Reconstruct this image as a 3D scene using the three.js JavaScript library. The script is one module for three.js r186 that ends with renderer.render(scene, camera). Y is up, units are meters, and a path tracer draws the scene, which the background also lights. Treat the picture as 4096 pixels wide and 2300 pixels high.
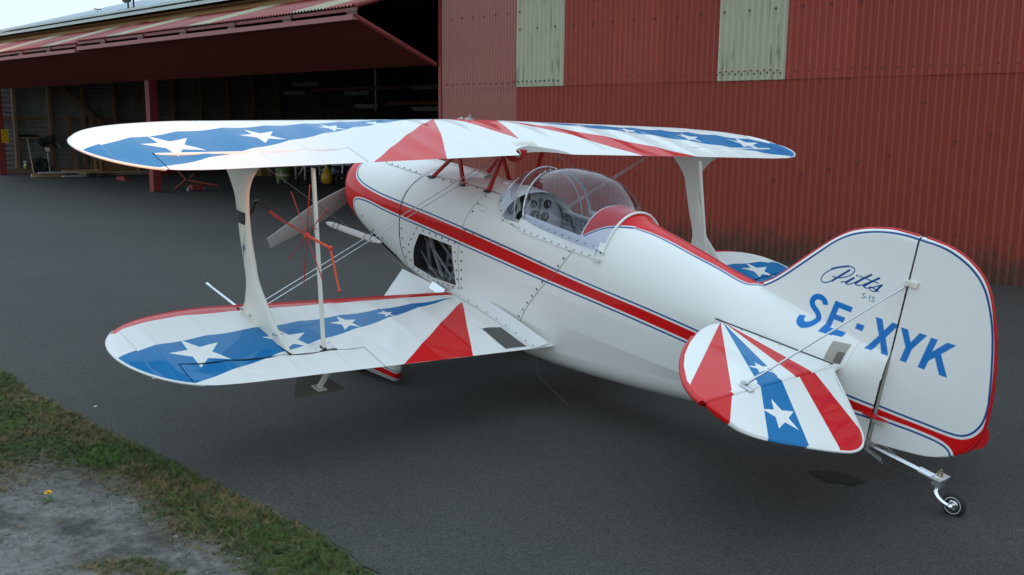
import * as THREE from 'three';
import { mergeGeometries, toCreasedNormals } from 'three/addons/utils/BufferGeometryUtils.js';
import { RoundedBoxGeometry } from 'three/addons/geometries/RoundedBoxGeometry.js';
import { ImprovedNoise } from 'three/addons/math/ImprovedNoise.js';

// ---------------------------------------------------------------- camera, sky, sun, exposure
const scene = new THREE.Scene();
const camera = new THREE.PerspectiveCamera(33.47, 1024 / 575, 0.05, 900);
{
  const F = new THREE.Vector3(-0.747, -0.164, -0.645).normalize();
  const Rr = new THREE.Vector3(0.652, 0.011, -0.758); Rr.addScaledVector(F, -Rr.dot(F)).normalize();
  const Uu = new THREE.Vector3().crossVectors(Rr, F);
  camera.quaternion.setFromRotationMatrix(new THREE.Matrix4().makeBasis(Rr, Uu, F.clone().negate()));
  camera.position.set(5.277, 1.581, 3.908);
}
scene.add(camera);
const SUN = new THREE.Vector3(1, 0.13, 0).normalize();        // low evening sun, behind the aircraft's tail, mostly blocked by an added mound out of view
{
  const W = 512, H = 256, d = new Float32Array(W * H * 4);
  const mix = (a, b, t) => a + (b - a) * t, ss = (a, b, x) => { x = Math.min(1, Math.max(0, (x - a) / (b - a))); return x * x * (3 - 2 * x); };
  for (let j = 0; j < H; j++) for (let i = 0; i < W; i++) {
    const el = ((j + 0.5) / H - 0.5) * Math.PI, az = ((i + 0.5) / W - 0.5) * 2 * Math.PI;
    const x = Math.cos(el) * Math.cos(az), y = Math.sin(el), z = Math.cos(el) * Math.sin(az);
    const up = Math.max(0, y), t = Math.pow(up, 0.55);
    const c = [mix(0.57, 0.62, t), mix(0.69, 0.80, t), mix(0.76, 0.97, t)];
    const s = x * SUN.x + y * SUN.y + z * SUN.z;                     // warm glow spreads from the sun along the horizon
    const g = ss(-0.6, 1.0, s) * Math.exp(-up * 3.2) * 0.26;
    c[0] += g * 0.75; c[1] += g * 0.32; c[2] -= g * 0.10;
    const k = 1.0;
    const o = (j * W + i) * 4;
    if (y < 0) { d[o] = 0.16; d[o + 1] = 0.17; d[o + 2] = 0.17; } else { d[o] = c[0] * k; d[o + 1] = c[1] * k; d[o + 2] = c[2] * k; }
    d[o + 3] = 1;
  }
  const sky = new THREE.DataTexture(d, W, H, THREE.RGBAFormat, THREE.FloatType);
  sky.mapping = THREE.EquirectangularReflectionMapping; sky.magFilter = sky.minFilter = THREE.LinearFilter; sky.needsUpdate = true;
  scene.background = sky; scene.environment = sky;
}
const sun = new THREE.DirectionalLight(0xff9f5c, 5.0);
sun.position.copy(SUN).multiplyScalar(150); sun.target.position.set(0, 0, 0);
sun.castShadow = true; sun.shadow.radius = 1.6; sun.shadow.mapSize.set(2048, 2048);
Object.assign(sun.shadow.camera, { left: -45, right: 45, top: 30, bottom: -30, near: 1, far: 400 });
scene.add(sun, sun.target);
const renderer = new THREE.WebGLRenderer({ antialias: true });
renderer.setSize(1024, 575); renderer.shadowMap.enabled = true;
renderer.toneMapping = THREE.LinearToneMapping; renderer.toneMappingExposure = 1.46;

// ---------------------------------------------------------------- helpers
let seed = 12345;
const rnd = () => { seed |= 0; seed = (seed + 0x6D2B79F5) | 0; let t = Math.imul(seed ^ (seed >>> 15), 1 | seed); t = (t + Math.imul(t ^ (t >>> 7), 61 | t)) ^ t; return ((t ^ (t >>> 14)) >>> 0) / 4294967296; };
const rr = (a, b) => a + (b - a) * rnd();
const noise = new ImprovedNoise();
const fbm = (x, y, o = 4) => { let s = 0, a = 0.5; for (let i = 0; i < o; i++) { s += a * noise.noise(x, y, 3.7 + i * 11.3); x *= 2.03; y *= 2.03; a *= 0.5; } return s; };
const clamp = (x, a = 0, b = 1) => Math.min(b, Math.max(a, x));
const sstep = (a, b, x) => { x = clamp((x - a) / (b - a)); return x * x * (3 - 2 * x); };
const lerp = (a, b, t) => a + (b - a) * t;
const V3 = (x, y, z) => new THREE.Vector3(x, y, z);
// monotone cubic table
function tab(xs, ys) {
  const n = xs.length, m = new Array(n), d = [];
  for (let i = 0; i < n - 1; i++) d.push((ys[i + 1] - ys[i]) / (xs[i + 1] - xs[i]));
  m[0] = d[0]; m[n - 1] = d[n - 2];
  for (let i = 1; i < n - 1; i++) m[i] = d[i - 1] * d[i] <= 0 ? 0 : 2 * d[i - 1] * d[i] / (d[i - 1] + d[i]);
  return (x) => {
    if (x <= xs[0]) return ys[0]; if (x >= xs[n - 1]) return ys[n - 1];
    let i = 0; while (x > xs[i + 1]) i++;
    const h = xs[i + 1] - xs[i], t = (x - xs[i]) / h, t2 = t * t, t3 = t2 * t;
    return (2 * t3 - 3 * t2 + 1) * ys[i] + (t3 - 2 * t2 + t) * h * m[i] + (-2 * t3 + 3 * t2) * ys[i + 1] + (t3 - t2) * h * m[i + 1];
  };
}
const lin = (pts) => (x) => { if (x <= pts[0][0]) return pts[0][1]; for (let i = 1; i < pts.length; i++) if (x <= pts[i][0]) { const [a, b] = pts[i - 1], [c, e] = pts[i]; return b + (e - b) * (x - a) / (c - a); } return pts[pts.length - 1][1]; };
const used = {};
const numbered = (n) => { const k = used[n] = (used[n] ?? -1) + 1; return k ? `${n}_${String(k).padStart(3, '0')}` : n; };
function shade(o) { o.traverse((q) => { if (q.isMesh) { q.castShadow = true; q.receiveShadow = true; } }); return o; }
function ready(g) { if (g.index) g = g.toNonIndexed(); if (!g.attributes.normal) g.computeVertexNormals(); if (!g.attributes.uv) g.setAttribute('uv', new THREE.BufferAttribute(new Float32Array(g.attributes.position.count * 2), 2)); for (const k of Object.keys(g.attributes)) if (!['position', 'normal', 'uv', 'color'].includes(k)) g.deleteAttribute(k); return g; }
const merge = (gs) => { const a = gs.map(ready); return a.length === 1 ? a[0] : mergeGeometries(a); };
function mesh(name, geos, mat, parent, data) {
  const m = new THREE.Mesh(merge([].concat(geos)), mat); m.name = parent && parent !== scene ? name : numbered(name);
  if (data) Object.assign(m.userData, data);
  (parent ?? scene).add(m); return shade(m);
}
function thing(name, label, category, pos = [0, 0, 0], ry = 0, group) {
  const o = new THREE.Group(); o.name = numbered(name); o.position.set(...pos); o.rotation.y = ry;
  o.userData = { label, category }; if (group) o.userData.group = group; scene.add(o); return o;
}
const tag = (o, label, category, group) => { Object.assign(o.userData, { label, category }); if (group) o.userData.group = group; return o; };
const struct = (o) => { o.userData.kind = 'structure'; return o; };
const box = (w, h, d, x = 0, y = 0, z = 0, rx = 0, ry = 0, rz = 0) => new THREE.BoxGeometry(w, h, d).applyMatrix4(new THREE.Matrix4().compose(V3(x, y, z), new THREE.Quaternion().setFromEuler(new THREE.Euler(rx, ry, rz)), V3(1, 1, 1)));
const rbox = (w, h, d, r, x = 0, y = 0, z = 0, rx = 0, ry = 0, rz = 0) => new RoundedBoxGeometry(w, h, d, 2, r).applyMatrix4(new THREE.Matrix4().compose(V3(x, y, z), new THREE.Quaternion().setFromEuler(new THREE.Euler(rx, ry, rz)), V3(1, 1, 1)));
const cyl = (r1, r2, h, x, y, z, seg = 16, rx = 0, rz = 0) => new THREE.CylinderGeometry(r1, r2, h, seg).applyMatrix4(new THREE.Matrix4().compose(V3(x, y, z), new THREE.Quaternion().setFromEuler(new THREE.Euler(rx, 0, rz)), V3(1, 1, 1)));
function rod(a, b, r, r2 = r, seg = 10) {
  a = V3(...a); b = V3(...b); const d = b.clone().sub(a), L = d.length();
  return new THREE.CylinderGeometry(r2, r, L, seg).applyMatrix4(new THREE.Matrix4().compose(a.clone().add(b).multiplyScalar(0.5), new THREE.Quaternion().setFromUnitVectors(V3(0, 1, 0), d.normalize()), V3(1, 1, 1)));
}
const tube = (pts, r, n = 40, seg = 8) => new THREE.TubeGeometry(new THREE.CatmullRomCurve3(pts.map((p) => V3(...p))), n, r, seg);
// streamlined strut from a to b: chord w along x, thickness t
function strut(a, b, w, t, seg = 16) {
  const P = [], idx = [];
  for (let k = 0; k < 2; k++) { const c = k ? b : a; for (let i = 0; i < seg; i++) { const q = i / seg * 2 * Math.PI; P.push(c[0] + Math.cos(q) * w / 2, c[1], c[2] + Math.sin(q) * t / 2); } }
  for (let i = 0; i < seg; i++) { const j = (i + 1) % seg; idx.push(i, j, seg + i, j, seg + j, seg + i); }
  const g = new THREE.BufferGeometry(); g.setAttribute('position', new THREE.Float32BufferAttribute(P, 3)); g.setIndex(idx); g.computeVertexNormals(); return g;
}
// grid surface: f(i/n, j/m) -> [x, y, z, u, v]
function grid(n, m, f, flip = false) {
  const P = [], T = [], I = [];
  for (let i = 0; i <= n; i++) for (let j = 0; j <= m; j++) { const q = f(i / n, j / m, i, j); P.push(q[0], q[1], q[2]); T.push(q[3] ?? 0, q[4] ?? 0); }
  for (let i = 0; i < n; i++) for (let j = 0; j < m; j++) { const a = i * (m + 1) + j, b = a + 1, c = a + m + 1, d = c + 1; flip ? I.push(a, c, b, b, c, d) : I.push(a, b, c, b, d, c); }
  const g = new THREE.BufferGeometry(); g.setAttribute('position', new THREE.Float32BufferAttribute(P, 3)); g.setAttribute('uv', new THREE.Float32BufferAttribute(T, 2)); g.setIndex(I); g.computeVertexNormals(); return g;
}
const creased = (g, a = 0.5) => toCreasedNormals(g.index ? g.toNonIndexed() : g, a);
// normals averaged over equal positions (keyed also by key(x, y, z))
function welded(g, key = () => '') {
  g = g.index ? g.toNonIndexed() : g; const p = g.attributes.position, n = p.count, N = new Float32Array(n * 3), acc = new Map(), ks = [];
  const a = V3(), b = V3(), c = V3();
  for (let t = 0; t < n; t += 3) {
    a.fromBufferAttribute(p, t); b.fromBufferAttribute(p, t + 1); c.fromBufferAttribute(p, t + 2);
    const fn = b.clone().sub(a).cross(c.clone().sub(a));
    for (const q of [a, b, c]) { const k = `${Math.round(q.x * 2e4)},${Math.round(q.y * 2e4)},${Math.round(q.z * 2e4)}${key(q, t)}`; ks.push(k); const s = acc.get(k); s ? s.add(fn) : acc.set(k, fn.clone()); }
  }
  for (let i = 0; i < n; i++) { const s = acc.get(ks[i]).clone().normalize(); N[i * 3] = s.x; N[i * 3 + 1] = s.y; N[i * 3 + 2] = s.z; }
  g.setAttribute('normal', new THREE.BufferAttribute(N, 3)); return g;
}
// split a surface by a convex polygon given in (x, y); side: 0 any, 1 z > 0, -1 z < 0
function punch(g, poly, side = 0) {
  g = ready(g); const A = g.attributes, out = [], ins = [];
  let area = 0; for (let i = 0; i < poly.length; i++) { const p = poly[i], q = poly[(i + 1) % poly.length]; area += p[0] * q[1] - q[0] * p[1]; }
  const P = area > 0 ? poly : poly.slice().reverse();
  const vert = (i) => [A.position.getX(i), A.position.getY(i), A.position.getZ(i), A.normal.getX(i), A.normal.getY(i), A.normal.getZ(i), A.uv.getX(i), A.uv.getY(i)];
  const fan = (V, dst) => { for (let i = 1; i + 1 < V.length; i++) dst.push(V[0], V[i], V[i + 1]); };
  for (let t = 0; t < A.position.count; t += 3) {
    let cur = [vert(t), vert(t + 1), vert(t + 2)];
    const zc = (cur[0][2] + cur[1][2] + cur[2][2]) / 3;
    if (side && zc * side < 0) { fan(cur, out); continue; }
    const rest = [];
    for (let e = 0; e < P.length && cur.length > 2; e++) {
      const [ax, ay] = P[e], [bx, by] = P[(e + 1) % P.length];
      const dist = (v) => (bx - ax) * (v[1] - ay) - (by - ay) * (v[0] - ax), I = [], O = [];
      for (let i = 0; i < cur.length; i++) {
        const p = cur[i], q = cur[(i + 1) % cur.length], dp = dist(p), dq = dist(q);
        (dp >= 0 ? I : O).push(p);
        if ((dp >= 0) !== (dq >= 0)) { const s = dp / (dp - dq), m = p.map((x, k) => x + (q[k] - x) * s); I.push(m); O.push(m); }
      }
      if (O.length > 2) rest.push(O); cur = I;
    }
    if (cur.length > 2) { fan(cur, ins); for (const r of rest) fan(r, out); } else { out.push(vert(t), vert(t + 1), vert(t + 2)); }
  }
  const make = (L) => { const q = new THREE.BufferGeometry(); q.setAttribute('position', new THREE.Float32BufferAttribute(L.flatMap((v) => v.slice(0, 3)), 3)); q.setAttribute('normal', new THREE.Float32BufferAttribute(L.flatMap((v) => v.slice(3, 6)), 3)); q.setAttribute('uv', new THREE.Float32BufferAttribute(L.flatMap((v) => v.slice(6, 8)), 2)); return q; };
  return { outside: make(out), inside: make(ins) };
}
function canvasTex(w, h, draw, srgb = true, rep) {
  const c = document.createElement('canvas'); c.width = w; c.height = h; draw(c.getContext('2d'), w, h);
  const t = new THREE.CanvasTexture(c); if (srgb) t.colorSpace = THREE.SRGBColorSpace; t.wrapS = t.wrapT = THREE.RepeatWrapping; t.anisotropy = 8; if (rep) t.repeat.set(...rep); return t;
}
function dataTex(w, h, f, rep) {                                      // f(x, y) -> [r, g, b] 0..1 linear
  const d = new Uint8Array(w * h * 4);
  for (let j = 0; j < h; j++) for (let i = 0; i < w; i++) { const c = f(i, j), o = (j * w + i) * 4; d[o] = clamp(c[0]) * 255; d[o + 1] = clamp(c[1]) * 255; d[o + 2] = clamp(c[2]) * 255; d[o + 3] = 255; }
  const t = new THREE.DataTexture(d, w, h); t.magFilter = THREE.LinearFilter; t.minFilter = THREE.LinearMipmapLinearFilter; t.generateMipmaps = true; t.wrapS = t.wrapT = THREE.RepeatWrapping; if (rep) t.repeat.set(...rep); t.needsUpdate = true; return t;
}
const std = (color, roughness = 0.7, metalness = 0, extra = {}) => new THREE.MeshStandardMaterial({ color: new THREE.Color().setRGB(...color), roughness, metalness, side: THREE.DoubleSide, ...extra });
const paint = (color, map, extra = {}) => new THREE.MeshPhysicalMaterial({ color: map ? 0xffffff : new THREE.Color().setRGB(...color), map: map ?? null, roughness: 0.5, specularIntensity: 0.2, clearcoat: 0.42, clearcoatRoughness: 0.05, side: THREE.DoubleSide, ...extra });
const smear = dataTex(256, 256, (i, j) => { const v = 0.5 + 0.5 * fbm(i / 40, j / 40, 4); return [v, v, v]; });
const M = {
  white: paint([0.79, 0.79, 0.77]), cream: paint([0.72, 0.70, 0.62], null, { roughness: 0.5, clearcoat: 0.4 }), red: paint([0.52, 0.012, 0.014]), blue: paint([0.005, 0.13, 0.42]),
  redSteel: paint([0.40, 0.018, 0.016], null, { clearcoat: 0.3 }), steel: std([0.62, 0.63, 0.64], 0.28, 1), dullSteel: std([0.38, 0.38, 0.37], 0.5, 1), alu: std([0.75, 0.76, 0.78], 0.35, 1),
  black: std([0.012, 0.012, 0.013], 0.5), rubber: std([0.018, 0.018, 0.018], 0.85), dark: std([0.008, 0.008, 0.009], 0.9), tubeGrey: std([0.42, 0.42, 0.40], 0.5),
  interior: std([0.46, 0.46, 0.43], 0.7), prop: std([0.62, 0.60, 0.55], 0.38), chrome: std([0.86, 0.87, 0.88], 0.12, 1),
  glass: new THREE.MeshPhysicalMaterial({ color: 0xe3e6f0, transmission: 1, thickness: 0, roughness: 0.02, ior: 1.49, side: THREE.DoubleSide }),  // faint blue tint in the colour imitates sky haze reflected on the panes
  wood: std([0.30, 0.20, 0.11], 0.8), grey: std([0.3, 0.3, 0.3], 0.6)
};

// ---------------------------------------------------------------- ground
const edgeZ = (x) => lerp(2.46, 2.16, sstep(-1.5, 2.6, x)) + 0.05 * fbm(x * 1.3, 5.2, 3) + 0.035 * fbm(x * 5.5, 1.7, 3) + 0.02 * fbm(x * 17, 8.1, 2);
const soilTex = dataTex(512, 512, (i, j) => {
  const v = 0.5 + 0.7 * fbm(i / 60, j / 60, 6), w = 0.5 + 0.9 * fbm(i / 9 + 40, j / 9, 3); const k = 0.22 + 0.16 * v + 0.1 * w;
  return [k * 0.42, k * 0.38, k * 0.31];
}, [60, 60]);
{
  const g = new THREE.PlaneGeometry(1400, 1400, 1, 1); g.rotateX(-Math.PI / 2); g.translate(0, -0.03, 0);
  struct(mesh('ground', g, std([0.35, 0.45, 0.2], 1, 0, { map: soilTex }), scene));
  // unseen mound added behind the tail: its shape keeps the low sun off all but the upper left wing
  const P = tab([-140, -60, -20, -8, -3.6, -2, 0, 1.15, 1.65, 6.5, 14, 22, 40], [16, 24, 25, 21.5, 18.4, 16.2, 13.9, 12.75, 11.7, 11.5, 6.0, 2.0, -0.5]);
  const hg = grid(160, 26, (u, v) => { const z = lerp(-140, 45, u), s = Math.sin(v * Math.PI); return [80 + (v - 0.5) * 36, P(z) * Math.pow(s, 1.5) - 0.2, z]; });
  struct(mesh('added_shade_mound', hg, std([0.06, 0.075, 0.03], 1), scene));
}
// asphalt apron: seen in fine grain, cracks, patches of wear
const asphaltMap = (() => {
  const N = 1024; const f = new Float32Array(N * N);
  for (let j = 0; j < N; j++) for (let i = 0; i < N; i++) f[j * N + i] = rnd();
  const at = (i, j) => f[((j + N) % N) * N + ((i + N) % N)];
  return dataTex(N, N, (i, j) => {
    const a = (at(i, j) + at(i + 1, j) + at(i, j + 1) + at(i + 1, j + 1)) / 4, b = at(i >> 1, j >> 1);
    const q = at((i >> 2) + 300, (j >> 2) + 77); let k = 0.40 + (a - 0.5) * 0.40 + (b - 0.5) * 0.36 + (q - 0.5) * 0.18;
    if (b > 0.985) k += 0.34; if (b < 0.06) k -= 0.22; if (q > 0.994) k += 0.30; if (q < 0.01) k -= 0.18;
    return [k * 0.99, k, k * 1.01];
  }, [1, 1]);
})();
asphaltMap.repeat.set(0.55, 0.55);
const asphaltBump = asphaltMap;
{
  const xs = [-80, -60, -45, -35, -28, -22, -18]; for (let i = 0; i <= 420; i++) xs.push(lerp(-14, 8, i / 420)); xs.push(10, 14, 20, 40, 75);
  const NV = 150, col = [];
  const g = grid(xs.length - 1, NV, (u, v, i, j) => {
    const x = xs[i], e = x < -14 ? edgeZ(-14) + (x + 14) * -0.1 : edgeZ(clamp(x, -14, 8)), t = v * v * 0.25 + v * 0.75, z = lerp(e, -30, t);
    const q = fbm(x * 0.33, z * 0.5 + 4, 5), w = fbm(x * 2.2 + 9, z * 2.2, 4), edge = sstep(0.35, 0.0, Math.abs(z - e)) * 0.30 * (0.5 + fbm(x * 6, z * 6, 3) * 1.5);
    const lane = 0.12 * sstep(0.25, 0.5, fbm(x * 0.12 + 31, z * 0.9 + 2, 3));
    const k = 1.0 + 0.40 * q + 0.20 * w + edge + lane; col.push(k, k * (1 - edge * 0.03), k * (1 - edge * 0.08));
    return [x, 0, z, x, z];
  }, false);
  g.setAttribute('color', new THREE.Float32BufferAttribute(col, 3));
  struct(mesh('asphalt_apron', g, std([0.106, 0.099, 0.085], 0.84, 0, { map: asphaltMap, bumpMap: asphaltBump, bumpScale: 0.006, vertexColors: true }), scene));
}
// verge: soil and thatch with small relief
const vergeH = (x, z) => { const d = z - edgeZ(x); return -0.003 + 0.03 * sstep(0, 0.25, d) + 0.02 * fbm(x * 2.1, z * 2.1, 3) * sstep(0, 0.2, d) + 0.012 * fbm(x * 9, z * 9, 3) * sstep(0, 0.1, d); };
// how grassy a spot is: band along the asphalt, bare grey soil behind it
function lush(x, z) {
  const d = z - edgeZ(x);
  const band = 1 - sstep(0.22, 0.60, d + 0.22 * fbm(x * 1.7 + 3, z * 1.7, 3) + 0.12 * fbm(x * 6, z * 6, 2));
  const left = sstep(1.1, 0.3, x + 0.35 * fbm(x * 2, z * 2 + 9, 3));
  const clump = sstep(0.14, 0.30, fbm(x * 3.3 + 20, z * 3.3, 4));
  return clamp(Math.max(band, left * 0.85, clump * 0.6)) * sstep(0.0, 0.03, d);
}
{
  const N = 1024, X0 = -3.2, X1 = 4.2, Z0 = 2.0, Z1 = 5.4;
  const t = dataTex(N, N, (i, j) => {
    const x = lerp(X0, X1, i / N), z = lerp(Z0, Z1, j / N), L = lush(x, z), f = fbm(x * 24, z * 24, 3), c = fbm(x * 5, z * 5, 4), h = rnd();
    const m = sstep(0.02, 0.30, fbm(x * 4 + 50, z * 4, 5)), soil = lerp(0.135 + 0.08 * c + 0.12 * f + (h - 0.5) * 0.07 + (h > 0.992 ? 0.16 : 0), 0.05 + 0.05 * f + (h - 0.5) * 0.03, m * 0.85);
    const th = 0.07 + 0.05 * f + (h - 0.5) * 0.035;
    const k = clamp(L * 1.25 + 0.25 * f);
    return [lerp(soil * 1.04, th * 0.95, k), lerp(soil * 0.97, th * 0.86, k), lerp(soil * 0.88, th * 0.42, k)];
  });
  const g = grid(260, 130, (u, v) => { const x = lerp(X0, X1, u), z = lerp(Z0, Z1, v); return [x, z < edgeZ(x) + 0.004 ? -0.006 : vergeH(x, z), z, u, v]; }, false);
  struct(mesh('verge', g, std([1, 1, 1], 1, 0, { map: t }), scene));
}
{
  const bl = [];
  for (let k = 0; k < 6; k++) {
    const a = rnd() * 6.28, lean = rr(0.2, 1.5), w = rr(0.0008, 0.0016), h = rr(0.6, 1), bx = rr(-0.008, 0.008), bz = rr(-0.008, 0.008), c = Math.cos(a), s = Math.sin(a);
    const P = [], pt = (t, e) => { const q = lean * t * t * 0.03; return [bx + c * q - s * w * e, h * 0.03 * t, bz + s * q + c * w * e]; };
    P.push(...pt(0, -1), ...pt(0, 1), ...pt(0.55, -0.8), ...pt(0, 1), ...pt(0.55, 0.8), ...pt(0.55, -0.8), ...pt(0.55, -0.8), ...pt(0.55, 0.8), ...pt(1, 0));
    const g = new THREE.BufferGeometry(); g.setAttribute('position', new THREE.Float32BufferAttribute(P, 3)); bl.push(g);
  }
  const tuft = merge(bl), max = 80000, pos = []; let tries = 0;
  while (pos.length < max && tries++ < 400000) { const x = rr(-2.9, 3.3), z = rr(2.0, 4.3), L = lush(x, z); if (x - 0.4 > 4.6 - z) continue; if (rnd() < L * 0.95 + 0.05 * sstep(-0.05, 0.25, fbm(x * 5 + 70, z * 5, 3)) + 0.01) pos.push([x, z, L]); }
  const im = new THREE.InstancedMesh(tuft, std([1, 1, 1], 0.85, 0, {}), pos.length), m = new THREE.Matrix4(), c = new THREE.Color();
  pos.forEach(([x, z, L], i) => {
    const dry = sstep(-0.25, 0.3, fbm(x * 2.6 + 7, z * 2.6, 4)) * 0.6 + rnd() * 0.75 - 0.36 + (1 - L) * 0.35, s = rr(0.35, 1.2) * (0.55 + 0.5 * L), k = rr(0.65, 1.25);
    m.compose(V3(x, vergeH(x, z) - 0.002, z), new THREE.Quaternion().setFromEuler(new THREE.Euler(rr(-0.5, 0.5), rnd() * 6.28, rr(-0.5, 0.5))), V3(s, s * rr(0.6, 1.1), s));
    im.setMatrixAt(i, m); dry > 0.5 ? c.setRGB(0.19 * k, 0.135 * k, lerp(0.04, 0.075, rnd()) * k) : c.setRGB(lerp(0.035, 0.10, rnd()) * k, lerp(0.085, 0.11, rnd()) * k, 0.018 * k), (() => { const gq = sstep(0.08, 0.3, fbm(x * 3.1 + 33, z * 3.1, 3)); if (dry <= 0.5) c.lerp(new THREE.Color().setRGB(0.075 * k, 0.16 * k, 0.02 * k), gq * 0.8); })(); im.setColorAt(i, c);
  });
  im.name = 'grass'; im.userData = { label: 'short green and straw coloured grass along the asphalt edge', category: 'grass', kind: 'stuff' }; im.castShadow = im.receiveShadow = true; scene.add(im);
  // pebbles and crumbs of asphalt
  const st = []; for (let i = 0; i < 420; i++) { const x = rr(-0.5, 3.0), z = rr(2.15, 3.6); if (z < edgeZ(x) + 0.01 && rnd() < 0.7) continue; const r = rr(0.002, 0.008) * (rnd() < 0.06 ? 1.8 : 1); const g = new THREE.IcosahedronGeometry(r, 0); g.scale(1, 0.6, rr(0.6, 1)); g.rotateY(rnd() * 6); g.translate(x, Math.max(0, vergeH(x, z)) + r * 0.2, z); st.push(g); }
  const q = mesh('gravel', st, std([0.16, 0.152, 0.14], 0.9), scene); Object.assign(q.userData, { label: 'small grey pebbles scattered on the bare soil and asphalt edge', category: 'gravel', kind: 'stuff' });
}
// dandelion
{
  const x = 1.166, z = 2.892, y = vergeH(x, z), t = thing('dandelion', 'single yellow dandelion flower on the bare grey soil', 'flower', [x, y, z]);
  const pet = []; for (let ring = 0; ring < 3; ring++) for (let k = 0; k < 16; k++) { const a = (k + ring * 0.5) / 16 * 6.283, el = 0.15 + ring * 0.45, L = 0.017 - ring * 0.003; const g = new THREE.PlaneGeometry(L, 0.0042); g.translate(L / 2, 0, 0); g.rotateX(Math.PI / 2); g.rotateZ(el); g.rotateY(a); g.translate(0, 0.036, 0); pet.push(g); }
  mesh('petals', pet, std([0.85, 0.52, 0.01], 0.7), t); mesh('stem', rod([0.004, 0, 0], [0, 0.036, 0], 0.0015), std([0.12, 0.2, 0.05], 0.7), t);
  const lf = []; for (let k = 0; k < 7; k++) { const a = k / 7 * 6.28 + rnd(); const g = new THREE.PlaneGeometry(rr(0.03, 0.05), 0.009, 4, 1); g.translate(0.022, 0, 0); g.rotateX(Math.PI / 2); g.rotateZ(0.15); g.rotateY(a); g.translate(0, 0.004, 0); lf.push(g); }
  mesh('leaves', lf, std([0.05, 0.10, 0.03], 0.8), t);
}
// oil stain and scraps of litter on the asphalt
{
  const sh = new THREE.Shape(), n = 200; for (let i = 0; i <= n; i++) { const a = i / n * 6.283, r = 0.95 + 0.30 * noise.noise(Math.cos(a) * 1.8, Math.sin(a) * 1.8, 4.2) + 0.22 * noise.noise(Math.cos(a) * 6, Math.sin(a) * 6, 1.2) + 0.10 * noise.noise(Math.cos(a) * 16, Math.sin(a) * 16, 2.2), u = Math.cos(a) * 0.115 * r, v = Math.sin(a) * 0.085 * r; i ? sh.lineTo(u, v) : sh.moveTo(u, v); }
  const g = new THREE.ShapeGeometry(sh); g.rotateX(-Math.PI / 2); g.rotateY(0.27); g.translate(3.06, 0.004, 0.0);
  tag(mesh('oil_stain', g, std([0.006, 0.0055, 0.005], 0.75), scene), 'dark oil stain on the asphalt below the tailplane', 'oil stain');
  const scr = (x, z, w, d, label) => tag(mesh('paper_scrap', box(w, 0.002, d, x, 0.003, z, 0.03, rnd() * 6, 0.04), std([0.6, 0.6, 0.58], 0.9), scene), label, 'litter', 'scraps of paper about the asphalt edge');
  scr(-0.62, 1.74, 0.12, 0.015, 'white torn strip of paper on asphalt left of the lower wing');
  scr(-0.22, 2.27, 0.02, 0.014, 'small white scrap on asphalt beside the grass edge');
  scr(0.9, 2.52, 0.016, 0.012, 'tiny white scrap lying in the grass band');
}

// ---------------------------------------------------------------- hangar (local frame: x along the front, z outwards)
const hangar = thing('hangar', 'long corrugated hangar with red walls, pale translucent strips and raised folding doors', 'hangar', [0, 0, -6.448], 0.1046);
const rustMap = (r, g, b, streak, s2) => { const o = s2 * 31; return dataTex(256, 512, (i, j) => { const a = 0.95 + 0.07 * fbm(i / 50 + o, j / 60, 4) + 0.06 * fbm(i / 14 + o, j / 190, 3) + (rnd() - 0.5) * 0.04, d = streak * sstep(0.12, 0.42, fbm(i / 10 + o, j / 150 + 4, 4)); return [lerp(r, 0.10, d) * a, lerp(g, 0.11, d) * a, lerp(b, 0.085, d) * a]; }); };
const wallMat = [0, 1, 2].map((k) => std([1, 1, 1], 0.62, 0, { map: rustMap(0.325 + 0.02 * k, 0.053 + 0.003 * k, 0.033 + 0.002 * k, 0.05, k + 1) }));
const baseMat = std([1, 1, 1], 0.7, 0, { map: dataTex(256, 512, (i, j) => { const d = sstep(0.22, 0.02, j / 512 + 0.16 * fbm(i / 9, j / 30, 4)) * 0.8, a = 0.92 + 0.14 * fbm(i / 50, j / 60, 4); return [lerp(0.32, 0.055, d) * a, lerp(0.052, 0.045, d) * a, lerp(0.032, 0.028, d) * a]; }) });
const paleMat = std([1, 1, 1], 0.6, 0, { map: rustMap(0.48, 0.48, 0.34, 0.6, 7) });
const shinyMat = new THREE.MeshPhysicalMaterial({ map: rustMap(0.33, 0.085, 0.06, 0.02, 9), roughness: 0.30, clearcoat: 0.6, clearcoatRoughness: 0.22, side: THREE.DoubleSide });
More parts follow.
